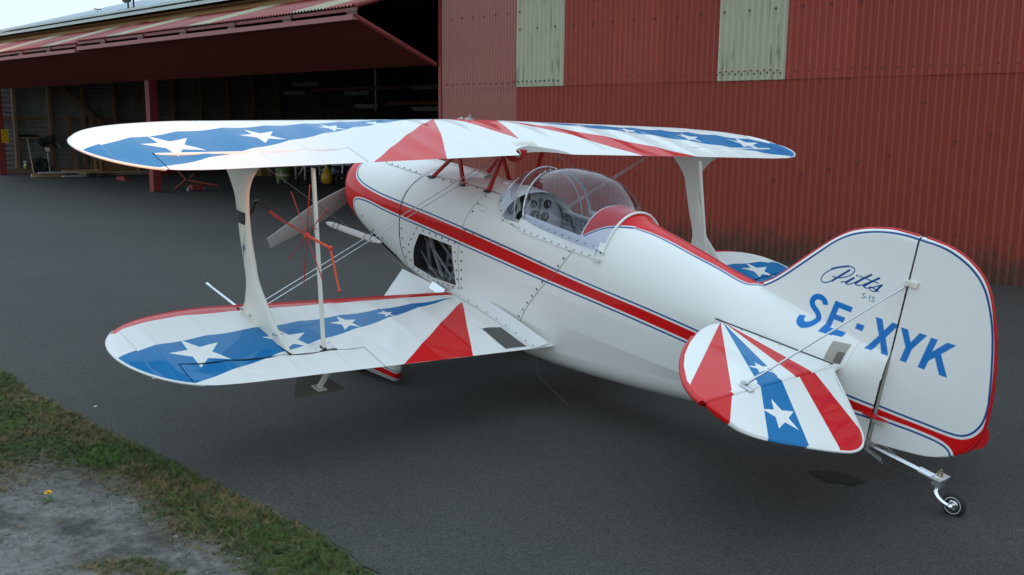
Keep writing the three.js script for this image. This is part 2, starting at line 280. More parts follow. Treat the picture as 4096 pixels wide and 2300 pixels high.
// corrugated sheet from s0 to s1, y0 to y1
function sheet(s0, s1, y0, y1, pitch, amp, z = 0, ns = 8) {
  const n = Math.max(8, Math.round((s1 - s0) / pitch * ns));
  return grid(n, 1, (u, v) => { const s = lerp(s0, s1, u), y = lerp(y0, y1, v); return [s, y, z + amp * Math.cos(s / pitch * 2 * Math.PI), u, v]; }, true);
}
const wall = new THREE.Group(); wall.name = 'front_wall'; hangar.add(wall);
{
  const bolts = [], boltRow = (s0, s1, y, step, z = 0.02) => { for (let s = s0; s < s1; s += step) bolts.push(cyl(0.011, 0.013, 0.014, s, y + rr(-0.006, 0.006), z, 6, Math.PI / 2)); };
  const upper = [[-6.0, -5.07, 'p'], [-5.07, -4.2], [-4.2, -3.33], [-3.33, -2.46], [-2.46, -1.57, 'p'], [-1.57, -0.7], [-0.7, 0.17], [0.17, 1.04], [1.04, 1.91], [1.91, 2.78], [2.78, 3.65], [3.65, 4.52], [4.52, 5.39], [5.39, 6.26]];
  upper.forEach(([a, b, p], i) => { const m = mesh('wall_sheet', sheet(a, b + 0.03, 2.205, 4.15, 0.0875, 0.020, p ? 0.012 : 0.004 + 0.002 * (i % 2)), p ? paleMat : wallMat[i % 3], wall); if (p) m.userData.label = 'pale greenish translucent sheet with dark streaks'; });
  upper.forEach(([a, b], i) => mesh('wall_sheet', sheet(a, b + 0.03, 0.0, 2.25, 0.0875, 0.020, -0.003 - 0.002 * (i % 2)), baseMat, wall));
  for (const [a, b] of [[-7.62, -6.8], [-6.8, -5.985]]) { mesh('wall_sheet', sheet(a, b, 2.18, 4.15, 0.062, 0.016, 0.008), shinyMat, wall); mesh('wall_sheet', sheet(a, b, 0, 2.2, 0.062, 0.016, 0), shinyMat, wall); }
  mesh('corner_trim', box(0.06, 4.1, 0.09, -7.655, 2.05, 0.0), std([0.25, 0.05, 0.045], 0.5), wall);
  boltRow(-5.95, 6.2, 2.30, 0.175); boltRow(-6.0, -5.07, 2.285, 0.0875, 0.032); boltRow(-2.46, -1.57, 2.285, 0.0875, 0.032); boltRow(-7.5, -6.0, 2.27, 0.124); boltRow(-7.4, -5.9, 3.3, 0.248); boltRow(-5.9, 6, 3.05, 0.35);
  for (let s = -5.8; s < 6; s += 0.35) bolts.push(cyl(0.011, 0.013, 0.014, s, 1.45 + ((s * 3.1) % 0.5), 0.012, 6, Math.PI / 2), cyl(0.011, 0.013, 0.014, s + 0.1, 0.5, 0.012, 6, Math.PI / 2));
  const b = mesh('bolts', bolts, std([0.06, 0.03, 0.03], 0.6), wall); b.userData.kind = 'stuff';
  const marks = []; for (let k = 0; k < 10; k++) marks.push(box(0.035, 0.012, 0.004, -2.42 + k * 0.0875, 2.315 + (k % 3) * 0.004, 0.031)); mesh('paint_marks', marks, std([0.25, 0.03, 0.03], 0.8), wall).userData.kind = 'stuff';
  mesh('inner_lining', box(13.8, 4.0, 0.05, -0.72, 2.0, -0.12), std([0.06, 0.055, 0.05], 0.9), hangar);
}
const roofY = (z) => 4.18 + 0.297 * (0.3 - z);
{
  const redBeam = std([0.20, 0.022, 0.020], 0.55, 0, { bumpMap: smear, bumpScale: 0.002 });
  for (const s of [-17.6, -27.5]) { const g = new THREE.Group(); g.name = 'door_post'; hangar.add(g); mesh('web', box(0.19, 3.9, 0.05, s, 1.95, 0.06), redBeam, g); for (const dz of [-0.03, 0.15]) mesh('flange', box(0.20, 3.9, 0.022, s, 1.95, dz), redBeam, g); mesh('side_plate', box(0.015, 3.9, 0.155, s + 0.096, 1.95, 0.06), redBeam, g); mesh('foot_plate', box(0.26, 0.03, 0.24, s, 0.015, 0.06), std([0.08, 0.03, 0.025], 0.7), g); }
  // header beam above the doors, gutter boards, roof
  mesh('header_beam', box(20.9, 0.20, 0.14, -18.05, 3.96, 0.03), std([0.30, 0.16, 0.045], 0.65), hangar);
  const roofMat = std([1, 1, 1], 0.45, 0.35, { map: dataTex(256, 256, (i, j) => { const a = 0.9 + 0.2 * fbm(i / 30, j / 60, 4); return [0.46 * a, 0.54 * a, 0.58 * a]; }) });
  for (let k = 0; k < 33; k++) { const a = -28.5 + k * 1.06; mesh('roof_sheet', grid(36, 2, (u, v) => { const s = lerp(a, a + 1.09, u), z = lerp(0.32, -7.6, v); return [s, roofY(z) + 0.018 * Math.cos(s / 0.177 * 2 * Math.PI) + 0.004 * (k % 2), z, u * 0.2 + (k % 5) * 0.2, v]; }), roofMat, hangar); }
  mesh('roof_back', grid(1, 1, (u, v) => { const s = lerp(-28.5, 6.4, u), z = lerp(-7.5, -15.4, v); return [s, roofY(-15 - z), z, u, v]; }), roofMat, hangar);
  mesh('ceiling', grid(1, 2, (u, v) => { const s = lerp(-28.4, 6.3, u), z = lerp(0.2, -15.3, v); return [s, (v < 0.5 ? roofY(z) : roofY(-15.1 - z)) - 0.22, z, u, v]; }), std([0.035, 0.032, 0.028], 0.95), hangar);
  for (const [y, z, h] of [[4.19, 0.34, 0.05], [4.10, 0.30, 0.07]]) mesh('gutter_board', box(35, h, 0.03, -11.05, y, z), std([0.52, 0.62, 0.60], 0.5, 0.1), hangar);
  // inside: end walls, back wall, frames
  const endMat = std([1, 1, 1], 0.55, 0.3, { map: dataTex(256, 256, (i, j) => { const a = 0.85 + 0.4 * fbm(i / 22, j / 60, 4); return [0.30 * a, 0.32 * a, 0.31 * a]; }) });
  const ew = new THREE.Group(); ew.name = 'end_wall'; hangar.add(ew);
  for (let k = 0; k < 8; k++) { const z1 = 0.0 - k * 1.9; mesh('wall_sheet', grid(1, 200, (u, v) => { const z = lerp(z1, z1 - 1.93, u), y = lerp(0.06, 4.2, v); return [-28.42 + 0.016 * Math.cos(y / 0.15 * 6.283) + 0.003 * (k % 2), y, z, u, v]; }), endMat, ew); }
  const studMat = std([1, 1, 1], 0.85, 0, { map: dataTex(64, 256, (i, j) => { const a = 0.8 + 0.5 * fbm(i / 6, j / 60, 4); return [0.26 * a, 0.17 * a, 0.12 * a]; }) });
  [-0.68, -1.76, -2.83, -3.9, -4.97, -6.04, -7.1, -8.2, -9.3, -10.4].forEach((z) => mesh('stud', box(0.16, 4.0, 0.1, -28.28, 2.03, z), studMat, ew));
  mesh('rail', box(0.06, 0.1, 11, -28.36, 1.72, -5.5), studMat, ew); mesh('sill', box(0.2, 0.16, 11, -28.28, 0.08, -5.5), studMat, ew);
  mesh('brace', box(0.06, 2.6, 0.17, -28.17, 2.15, -2.75, 0.83), studMat, ew);
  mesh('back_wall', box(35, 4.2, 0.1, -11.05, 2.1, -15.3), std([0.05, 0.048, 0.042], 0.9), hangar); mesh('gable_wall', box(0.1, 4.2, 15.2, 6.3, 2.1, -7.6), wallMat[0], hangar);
  mesh('gable', (() => { const s = new THREE.Shape(); s.moveTo(0.2, 4.15); s.lineTo(-7.55, 6.35); s.lineTo(-15.3, 4.15); const g = new THREE.ExtrudeGeometry(s, { depth: 0.05, bevelEnabled: false }); g.rotateY(-Math.PI / 2); g.translate(-28.40, 0, 0); return g; })(), endMat, hangar);
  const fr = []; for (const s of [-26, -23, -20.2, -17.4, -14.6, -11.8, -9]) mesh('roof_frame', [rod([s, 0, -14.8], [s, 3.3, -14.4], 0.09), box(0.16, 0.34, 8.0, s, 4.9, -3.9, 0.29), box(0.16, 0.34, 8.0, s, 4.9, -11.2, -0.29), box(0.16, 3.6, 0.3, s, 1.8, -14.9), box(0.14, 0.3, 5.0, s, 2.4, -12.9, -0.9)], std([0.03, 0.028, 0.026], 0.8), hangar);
  for (const [s, y, z, L] of [[-21.7, 2.75, -7.8, 6], [-18.2, 2.28, -7.8, 5.5]]) mesh('tie_beam', box(L, 0.09, 0.12, s + 2.4, y, z), std([0.13, 0.055, 0.03], 0.8), hangar);
}
// raised bi-fold doors
{
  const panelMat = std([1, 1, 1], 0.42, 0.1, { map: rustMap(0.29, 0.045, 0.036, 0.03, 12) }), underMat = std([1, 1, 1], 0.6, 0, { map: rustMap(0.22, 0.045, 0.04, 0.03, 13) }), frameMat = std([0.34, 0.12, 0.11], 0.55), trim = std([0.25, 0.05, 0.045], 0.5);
  const doorPale = std([1, 1, 1], 0.6, 0, { map: rustMap(0.40, 0.37, 0.25, 0.4, 15) });
  const door = (s0, s1, yf, strips) => {
    const d = new THREE.Group(); d.name = 'folding_door'; hangar.add(d); const D = 1.70, yt = 3.88, yl = 2.60;
    const skew = (g, ya, za, yb, zb) => { const p = g.attributes.position; for (let i = 0; i < p.count; i++) { const v = p.getY(i), n = p.getZ(i); const L = Math.hypot(yb - ya, zb - za), ny = (zb - za) / L, nz = -(yb - ya) / L; p.setXYZ(i, p.getX(i), lerp(ya, yb, v) + n * ny, lerp(za, zb, v) + n * nz); } g.computeVertexNormals(); return g; };
    let x = s0; while (x < s1 - 0.01) {
      const st = strips.find((q) => Math.abs(q[0] - x) < 0.02), e = st ? st[1] : Math.min(s1, ...strips.filter((q) => q[0] > x + 0.02).map((q) => q[0]), x + 1.0);
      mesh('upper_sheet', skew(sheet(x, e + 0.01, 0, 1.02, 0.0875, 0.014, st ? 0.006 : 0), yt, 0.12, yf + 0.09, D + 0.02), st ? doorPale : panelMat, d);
      x = e;
    }
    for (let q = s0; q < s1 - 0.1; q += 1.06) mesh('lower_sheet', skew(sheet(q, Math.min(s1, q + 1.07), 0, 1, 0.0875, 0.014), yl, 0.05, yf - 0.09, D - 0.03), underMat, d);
    mesh('fold_edge', [box(s1 - s0, 0.075, 0.09, (s0 + s1) / 2, yf - 0.085, D), box(s1 - s0, 0.03, 0.05, (s0 + s1) / 2, yf + 0.045, D - 0.03)], frameMat, d);
    mesh('edge_lip', box(s1 - s0, 0.05, 0.05, (s0 + s1) / 2, yf + 0.03, D - 0.01), trim, d);
    for (const s of [s0 + 0.03, s1 - 0.03]) { mesh('side_frame', rod([s, yl, 0.05], [s, yf - 0.06, D], 0.05, 0.05, 4), trim, d); mesh('side_frame', rod([s, yt, 0.1], [s, yf + 0.08, D], 0.05, 0.05, 4), trim, d); }
    for (let q = s0 + 1.3; q < s1; q += 1.7) mesh('hinge', [box(0.22, 0.10, 0.03, q, yf - 0.0, D + 0.03), rod([q - 0.13, yf, D + 0.04], [q + 0.13, yf, D + 0.04], 0.014)], std([0.16, 0.07, 0.06], 0.6), d);
  };
  door(-17.55, -7.72, 3.29, [[-16.05, -15.2], [-12.68, -11.84], [-9.34, -8.45]]);
  door(-27.2, -17.66, 3.25, [[-26.2, -25.4], [-22.85, -22.0], [-19.5, -18.66]]);
}
const hloc = (x, y, z) => { const c = Math.cos(0.1046), s = Math.sin(0.1046); return [x * c + z * s, y, -6.448 - x * s + z * c]; };

// ---------------------------------------------------------------- biplane (body frame: x aft, y up, z to port)
const TH = 0.16587, GY = 1.248;
const pl = new THREE.Group(); pl.name = numbered('biplane');
pl.userData = { label: 'white single-seat biplane with red stripes and blue star bands, parked on asphalt', category: 'airplane' };
scene.add(pl);
const grp = (name, parent = pl, data) => { const g = new THREE.Group(); g.name = name; if (data) Object.assign(g.userData, data); parent.add(g); return g; };
// fuselage section tables
const FX = [-0.76, -0.73, -0.68, -0.6, -0.45, -0.3, -0.1, 0.12, 0.4, 0.7, 1.0, 1.3, 1.6, 1.76, 1.84, 2.08, 2.27, 2.43, 2.59, 2.7, 3.0, 3.15, 3.34];
const fT = tab(FX, [-0.06, 0, 0.035, 0.055, 0.075, 0.088, 0.10, 0.112, 0.12, 0.118, 0.118, 0.14, 0.188, 0.188, 0.157, 0.118, 0.088, 0.057, 0.035, 0.02, -0.03, -0.05, -0.07]);
const fW = tab(FX, [0.20, 0.29, 0.33, 0.36, 0.39, 0.405, 0.405, 0.39, 0.362, 0.34, 0.325, 0.312, 0.288, 0.27, 0.26, 0.232, 0.212, 0.195, 0.178, 0.165, 0.122, 0.095, 0.045]);
const fN = tab(FX, [2.5, 2.5, 2.5, 2.4, 2.2, 2.1, 2.0, 2.0, 2.0, 2.1, 2.4, 2.6, 2.4, 2.2, 2.1, 2.0, 1.9, 1.9, 1.9, 1.9, 2, 2, 2]);
const fB = tab([-0.76, -0.73, -0.68, -0.6, -0.45, -0.3, -0.1, 0.12, 0.4, 0.7, 1.0, 1.3, 1.6, 2.0, 2.4, 2.7, 3.0, 3.34], [-0.34, -0.40, -0.44, -0.47, -0.52, -0.57, -0.63, -0.70, -0.78, -0.83, -0.845, -0.835, -0.805, -0.75, -0.675, -0.61, -0.55, -0.49]);
const y5 = tab([0, 1, 1.45, 1.95, 2.5, 3.34], [-0.66, -0.69, -0.68, -0.61, -0.53, -0.475]), y4 = tab([0, 2.4, 3.34], [-0.5, -0.49, -0.42]), k5 = tab([0, 1.2, 2, 3.34], [0.84, 0.84, 0.83, 0.92]);
const Y2 = -0.2, NU = 18;
function section(x) {                                                 // half section from the top line to the belly: [z, y]
  const yT = fT(x), w = fW(x), n = fN(x), yB = fB(x), P = [], b = sstep(0.15, 0.75, x);
  for (let k = 0; k <= NU; k++) { const a = k / NU * Math.PI / 2; P.push([w * Math.pow(Math.sin(a), 2 / n), Y2 + (yT - Y2) * Math.pow(Math.max(0, Math.cos(a)), 2 / n)]); }
  const poly = [[w, Y2], [w * 0.998, -0.335], [w * 0.942, y4(x)], [w * k5(x), y5(x)]];
  for (let k = 1; k <= 20; k++) {
    const a = k / 20 * Math.PI / 2, e = [w * Math.pow(Math.max(0, Math.cos(a)), 2 / 2.3), Y2 + (yB - Y2) * Math.pow(Math.sin(a), 2 / 2.3)];
    let f; if (k <= 15) { const s = Math.min(2, Math.floor((k - 0.001) / 5)), t = (k - s * 5) / 5; f = [lerp(poly[s][0], poly[s + 1][0], t), lerp(poly[s][1], poly[s + 1][1], t)]; }
    else { const q = (k - 15) / 5 * Math.PI / 2; f = [poly[3][0] * Math.cos(q), poly[3][1] + (yB - poly[3][1]) * Math.sin(q)]; }
    P.push([lerp(e[0], f[0], b), lerp(e[1], f[1], b)]);
  }
  return P;
}
const NS = NU + 20;
function sideZ(x, y) { const P = section(x); for (let k = 0; k < NS; k++) { const a = P[k], b = P[k + 1]; if (y <= a[1] && y >= b[1]) { const t = (a[1] - y) / Math.max(1e-9, a[1] - b[1]); return lerp(a[0], b[0], t); } } return 0; }
function sideN(x, y) { const h = 0.004, zx = (sideZ(x + h, y) - sideZ(x - h, y)) / (2 * h), zy = (sideZ(x, y + h) - sideZ(x, y - h)) / (2 * h); return V3(-zx, -zy, 1).normalize(); }
const onSide = (x, y, off = 0) => { const n = sideN(x, y); return [x + n.x * off, y + n.y * off, sideZ(x, y) + n.z * off]; };
const PU = (x) => (x + 0.8) / 4.64, PV = (y, left) => (left ? 0.5 : 0) + (y + 0.9) / 3.0;
function shell(xa, xb, n) {
  const P = [], T = [], id = [];
  const secs = []; for (let i = 0; i <= n; i++) { const x = lerp(xa, xb, i / n); secs.push([x, section(x)]); }
  for (const sgn of [1, -1]) for (let i = 0; i < n; i++) for (let k = 0; k < NS; k++) {
    const [x0, A] = secs[i], [x1, B] = secs[i + 1], q = (x, p) => { P.push(x, p[1], p[0] * sgn); T.push(PU(x), PV(p[1], sgn > 0)); };
    const st = k < NU + 5 ? 0 : k < NU + 10 ? 1 : k < NU + 15 ? 2 : 3;
    if (sgn > 0) { q(x0, A[k]); q(x0, A[k + 1]); q(x1, B[k]); q(x1, B[k]); q(x0, A[k + 1]); q(x1, B[k + 1]); } else { q(x0, A[k]); q(x1, B[k]); q(x0, A[k + 1]); q(x1, B[k]); q(x1, B[k + 1]); q(x0, A[k + 1]); }
    for (let t = 0; t < 6; t++) id.push(st);
  }
  const g = new THREE.BufferGeometry(); g.setAttribute('position', new THREE.Float32BufferAttribute(P, 3)); g.setAttribute('uv', new THREE.Float32BufferAttribute(T, 2));
  return welded(g, (p, t) => p.x < 0.72 ? '' : id[t]);
}
// paint scheme of body, fin and rudder, laid out in metres on (x, y)
const ubPts = [[-0.549, -0.021], [-0.512, -0.071], [-0.442, -0.098], [-0.316, -0.113], [-0.185, -0.124], [-0.046, -0.128], [0.24, -0.134], [0.714, -0.152], [1.157, -0.166], [1.539, -0.189], [1.879, -0.209], [2.16, -0.221], [2.449, -0.240], [3.2, -0.291], [3.333, -0.304], [3.447, -0.304], [3.588, -0.302], [3.678, -0.301]];
const rudPts = [[3.717, -0.293], [3.746, -0.273], [3.768, -0.242], [3.783, -0.199], [3.785, -0.142], [3.781, -0.105], [3.763, 0.002], [3.744, 0.091], [3.719, 0.189], [3.678, 0.286], [3.642, 0.343], [3.591, 0.39], [3.527, 0.424], [3.454, 0.448], [3.372, 0.452], [3.264, 0.457], [3.159, 0.44], [3.054, 0.404], [2.977, 0.349], [2.93, 0.30], [2.80, 0.163], [2.722, 0.085], [2.66, 0.042], [2.605, 0.026], [2.55, 0.028]];
const tdPts = [[2.473, 0.040], [2.336, 0.064], [2.185, 0.088], [2.115, 0.100], [2.024, 0.113], [1.94, 0.122], [1.863, 0.126], [1.807, 0.122], [1.768, 0.111], [1.733, 0.099], [1.694, 0.075], [1.655, 0.046], [1.62, 0.007]];
const lbPts = [[-0.44, -0.47], [-0.462, -0.36], [-0.472, -0.30], [-0.467, -0.261], [-0.425, -0.230], [-0.326, -0.213], [-0.214, -0.213], [-0.059, -0.223], [0.323, -0.24], [0.75, -0.258], [1.181, -0.268], [1.6, -0.280], [2.106, -0.302], [2.405, -0.319], [3.231, -0.366], [3.338, -0.364], [3.46, -0.357], [3.579, -0.354], [3.649, -0.359], [3.689, -0.377], [3.705, -0.43]];
const PITTS = [
  [[3.0751, 0.2401], [3.051, 0.2171], [3.0256, 0.1907], [2.9966, 0.163], [2.971, 0.1494], [2.9543, 0.1502], [2.9478, 0.1582], [2.9536, 0.1833], [2.9779, 0.2103], [3.021, 0.2385], [3.066, 0.256], [3.0917, 0.2574], [3.1024, 0.2452], [3.0912, 0.2241], [3.0648, 0.204], [3.0409, 0.1936], [3.0155, 0.1885], [3.0, 0.1896]],
  [[3.047, 0.1758], [3.0665, 0.1828], [3.0842, 0.196], [3.1029, 0.2117], [3.0817, 0.192], [3.0716, 0.1799], [3.0739, 0.1741], [3.0855, 0.1765], [3.1155, 0.1957], [3.1465, 0.2228], [3.1789, 0.249]],
  [[3.1465, 0.2228], [3.1232, 0.1997], [3.1154, 0.1892], [3.1219, 0.1839], [3.1431, 0.1884], [3.1677, 0.2059], [3.1904, 0.2232], [3.2183, 0.2448]],
  [[3.1904, 0.2232], [3.1631, 0.1973], [3.1567, 0.1889], [3.1664, 0.1838], [3.1851, 0.1904], [3.2103, 0.2037], [3.2318, 0.2175]],
  [[3.24, 0.2176], [3.2303, 0.217], [3.2269, 0.204], [3.219, 0.1888], [3.2076, 0.1808], [3.1941, 0.1811], [3.1821, 0.1886], [3.1852, 0.1968], [3.197, 0.1964], [3.2098, 0.1924], [3.2302, 0.1875]]];
const C_RED = '#d01214', C_BLUE = '#006fa8', C_WHITE = '#e7e7e2', C_TRIM = '#13427f', C_REG = '#1b74bf', C_SCRIPT = '#0f3f80';
const bodyMap = canvasTex(2048, 1324, (c) => {
  const px = 2048 / 4.64, py = 1324 / 3.0;
  const curve = (L) => { c.moveTo(L[0][0], L[0][1]); for (let i = 1; i < L.length - 1; i++) c.quadraticCurveTo(L[i][0], L[i][1], (L[i][0] + L[i + 1][0]) / 2, (L[i][1] + L[i + 1][1]) / 2); c.lineTo(...L[L.length - 1]); };
  const line = (L, w, col) => { c.beginPath(); curve(L); c.lineWidth = w; c.strokeStyle = col; c.stroke(); };
  for (const left of [true, false]) {
    c.save(); c.beginPath(); c.rect(0, left ? 0 : 662, 2048, 662); c.clip();
    c.setTransform(px, 0, 0, -py, 0.8 * px, (left ? 662 : 1324) - 0.9 * py); c.lineJoin = 'round'; c.lineCap = 'butt';
    c.fillStyle = C_RED; c.fillRect(-1, -1, 5, 2);
    const upper = [[-0.50, 0.6], [-0.552, 0.04], ...ubPts, ...rudPts, ...tdPts], full = [...upper, [1.62, 0.6]];
    c.fillStyle = C_WHITE; c.beginPath(); curve(full); c.closePath(); c.fill();
    c.beginPath(); curve(lbPts); c.lineTo(3.7, -1.2); c.lineTo(-0.42, -1.2); c.closePath(); c.fill();
    for (const L of [[[-0.50, 0.6], [-0.552, 0.04], ...ubPts, ...rudPts.slice(0, -2)], lbPts]) { line(L, 0.031, C_WHITE); line(L, 0.0078, C_TRIM); }
    // over the rounded back the drawn heights shrink, so the trim lines are drawn finer there
    const t1 = [...rudPts.slice(-3), ...tdPts.slice(0, 7)], t2 = tdPts.slice(6);
    line(t1, 0.009, C_WHITE); line(t1, 0.003, C_TRIM); line(t2, 0.018, C_WHITE); line(t2, 0.0062, C_TRIM);
    // registration and script
    const flip = (f) => { c.save(); if (!left) { c.translate(6.49, 0); c.scale(-1, 1); } f(); c.restore(); };
    flip(() => {
      c.lineCap = 'butt'; c.lineJoin = 'miter'; const W = 0.0265;
      const seg = (L) => { c.beginPath(); L.forEach((p, i) => i ? c.lineTo(...p) : c.moveTo(...p)); c.lineWidth = W; c.strokeStyle = C_REG; c.stroke(); };
      const poly = (L) => { c.beginPath(); L.forEach((p, i) => i ? c.lineTo(...p) : c.moveTo(...p)); c.closePath(); c.fillStyle = C_REG; c.fill(); };
      // S (slanted)
      c.beginPath(); c.moveTo(2.999, 0.052); c.bezierCurveTo(2.990, 0.086, 2.938, 0.090, 2.930, 0.052); c.bezierCurveTo(2.926, 0.024, 2.968, 0.014, 2.977, -0.006); c.bezierCurveTo(2.986, -0.046, 2.950, -0.062, 2.930, -0.054); c.bezierCurveTo(2.914, -0.048, 2.910, -0.036, 2.909, -0.024); c.lineWidth = W; c.strokeStyle = C_REG; c.stroke();
      poly([[3.042, 0.087], [3.130, 0.083], [3.126, 0.058], [3.066, 0.060], [3.059, 0.026], [3.106, 0.026], [3.101, 0.001], [3.054, 0.001], [3.047, -0.039], [3.124, -0.039], [3.120, -0.064], [3.015, -0.064]]);
      poly([[3.167, 0.021], [3.203, 0.021], [3.199, -0.006], [3.162, -0.006]]);
      poly([[3.243, 0.076], [3.276, 0.076], [3.295, 0.030], [3.322, 0.076], [3.354, 0.076], [3.309, 0.002], [3.340, -0.072], [3.307, -0.072], [3.290, -0.026], [3.264, -0.072], [3.231, -0.072], [3.277, 0.001]]);
      poly([[3.362, 0.068], [3.394, 0.068], [3.418, 0.018], [3.446, 0.070], [3.478, 0.070], [3.430, -0.010], [3.420, -0.074], [3.391, -0.074], [3.402, -0.010]]);
      poly([[3.496, 0.067], [3.525, 0.067], [3.514, 0.010], [3.565, 0.068], [3.602, 0.068], [3.552, 0.012], [3.600, -0.076], [3.566, -0.076], [3.531, -0.010], [3.509, -0.034], [3.502, -0.075], [3.472, -0.075]]);
      c.lineCap = 'round'; c.lineJoin = 'round';
      PITTS.forEach((L, k) => { line(L, 0.0042, C_SCRIPT); });
      line([[3.0751, 0.2401], [3.0256, 0.1907], [3.005, 0.170]], 0.0085, C_SCRIPT); line([[2.99, 0.222], [3.021, 0.2385], [3.066, 0.256]], 0.0072, C_SCRIPT);
      line([[3.1029, 0.2117], [3.0817, 0.192], [3.0716, 0.1799]], 0.0085, C_SCRIPT); line([[3.1789, 0.249], [3.1465, 0.2228], [3.1232, 0.1997], [3.117, 0.190]], 0.0088, C_SCRIPT); line([[3.2183, 0.2448], [3.1904, 0.2232], [3.1631, 0.1973], [3.158, 0.190]], 0.0088, C_SCRIPT); line([[3.236, 0.2176], [3.2269, 0.204], [3.216, 0.186]], 0.009, C_SCRIPT);
      line([[3.1282, 0.2278], [3.17, 0.2252], [3.219, 0.2223]], 0.004, C_SCRIPT); c.beginPath(); c.arc(3.1156, 0.2268, 0.0046, 0, 7); c.fillStyle = C_SCRIPT; c.fill();
      c.save(); c.translate(3.158, 0.138); c.rotate(-0.05); c.scale(0.001, -0.001); c.font = '33px sans-serif'; c.fillText('S-1S', 0, 0); c.restore();
    });
    // panel joints
    c.lineCap = 'butt'; const J = (L, w = 0.0035, col = '#6d6a64') => line(L, w, col);
    J([[0.16, 0.2], [0.137, 0.044], [0.11, -0.03], [0.104, -0.1], [0.107, -0.2], [0.11, -0.25], [0.11, -0.4], [0.12, -0.8]], 0.007, '#35322e');
    J([[0.74, 0.09], [0.737, 0.062], [0.725, -0.021], [0.71, -0.12], [0.688, -0.253], [0.70, -0.45], [0.72, -0.72]]);
    J([[1.65, 0.0], [1.606, -0.055], [1.535, -0.189], [1.46, -0.279], [1.40, -0.355], [1.285, -0.527], [1.24, -0.66]]);
    J([[0.71, -0.157], [1.15, -0.170], [1.54, -0.196]], 0.0025, '#7a4a44'); J([[0.77, 0.006], [0.845, 0.008], [0.851, -0.024], [0.788, -0.026], [0.77, 0.006]], 0.002, '#a5a39d');
    J([[0.16, 0.052], [0.34, 0.071], [0.54, 0.076], [0.85, 0.08]], 0.003); J([[-0.3, 0.036], [-0.08, 0.04], [0.106, 0.046]], 0.003);
    
    c.restore();
  }
});
const bodyPaint = paint(null, bodyMap);
const fus = grp('fuselage'), cowl = grp('cowling');
function finHalf(x, y) { const a = 0.019, b = y < fT(x) ? sideZ(x, y) : 0.0, k = 0.03; return 0.5 * (a + b + Math.sqrt((a - b) * (a - b) + k * k)) - 0.007 * sstep(0.03, 0.08, b) - 0.0035; }
const winPoly = [[0.315, -0.289], [0.628, -0.288], [0.675, -0.535], [0.411, -0.560], [0.216, -0.538], [0.258, -0.40]];
let screws = []; const screwAt = (x, y, r = 0.0078) => { const n = sideN(x, y), p = onSide(x, y, 0.0005); for (const s of [1, -1]) { const g = new THREE.SphereGeometry(r, 6, 3, 0, 6.3, 0, 1.4); g.applyMatrix4(new THREE.Matrix4().compose(V3(p[0], p[1], p[2] * s), new THREE.Quaternion().setFromUnitVectors(V3(0, 1, 0), V3(n.x, n.y, n.z * s)), V3(1, 0.55, 1))); screws.push(g); } };
const along = (L, step, f) => { for (let i = 0; i + 1 < L.length; i++) { const [a, b] = [L[i], L[i + 1]], d = Math.hypot(b[0] - a[0], b[1] - a[1]), n = Math.max(1, Math.round(d / step)); for (let k = 0; k < n; k++) f(lerp(a[0], b[0], k / n), lerp(a[1], b[1], k / n)); } };
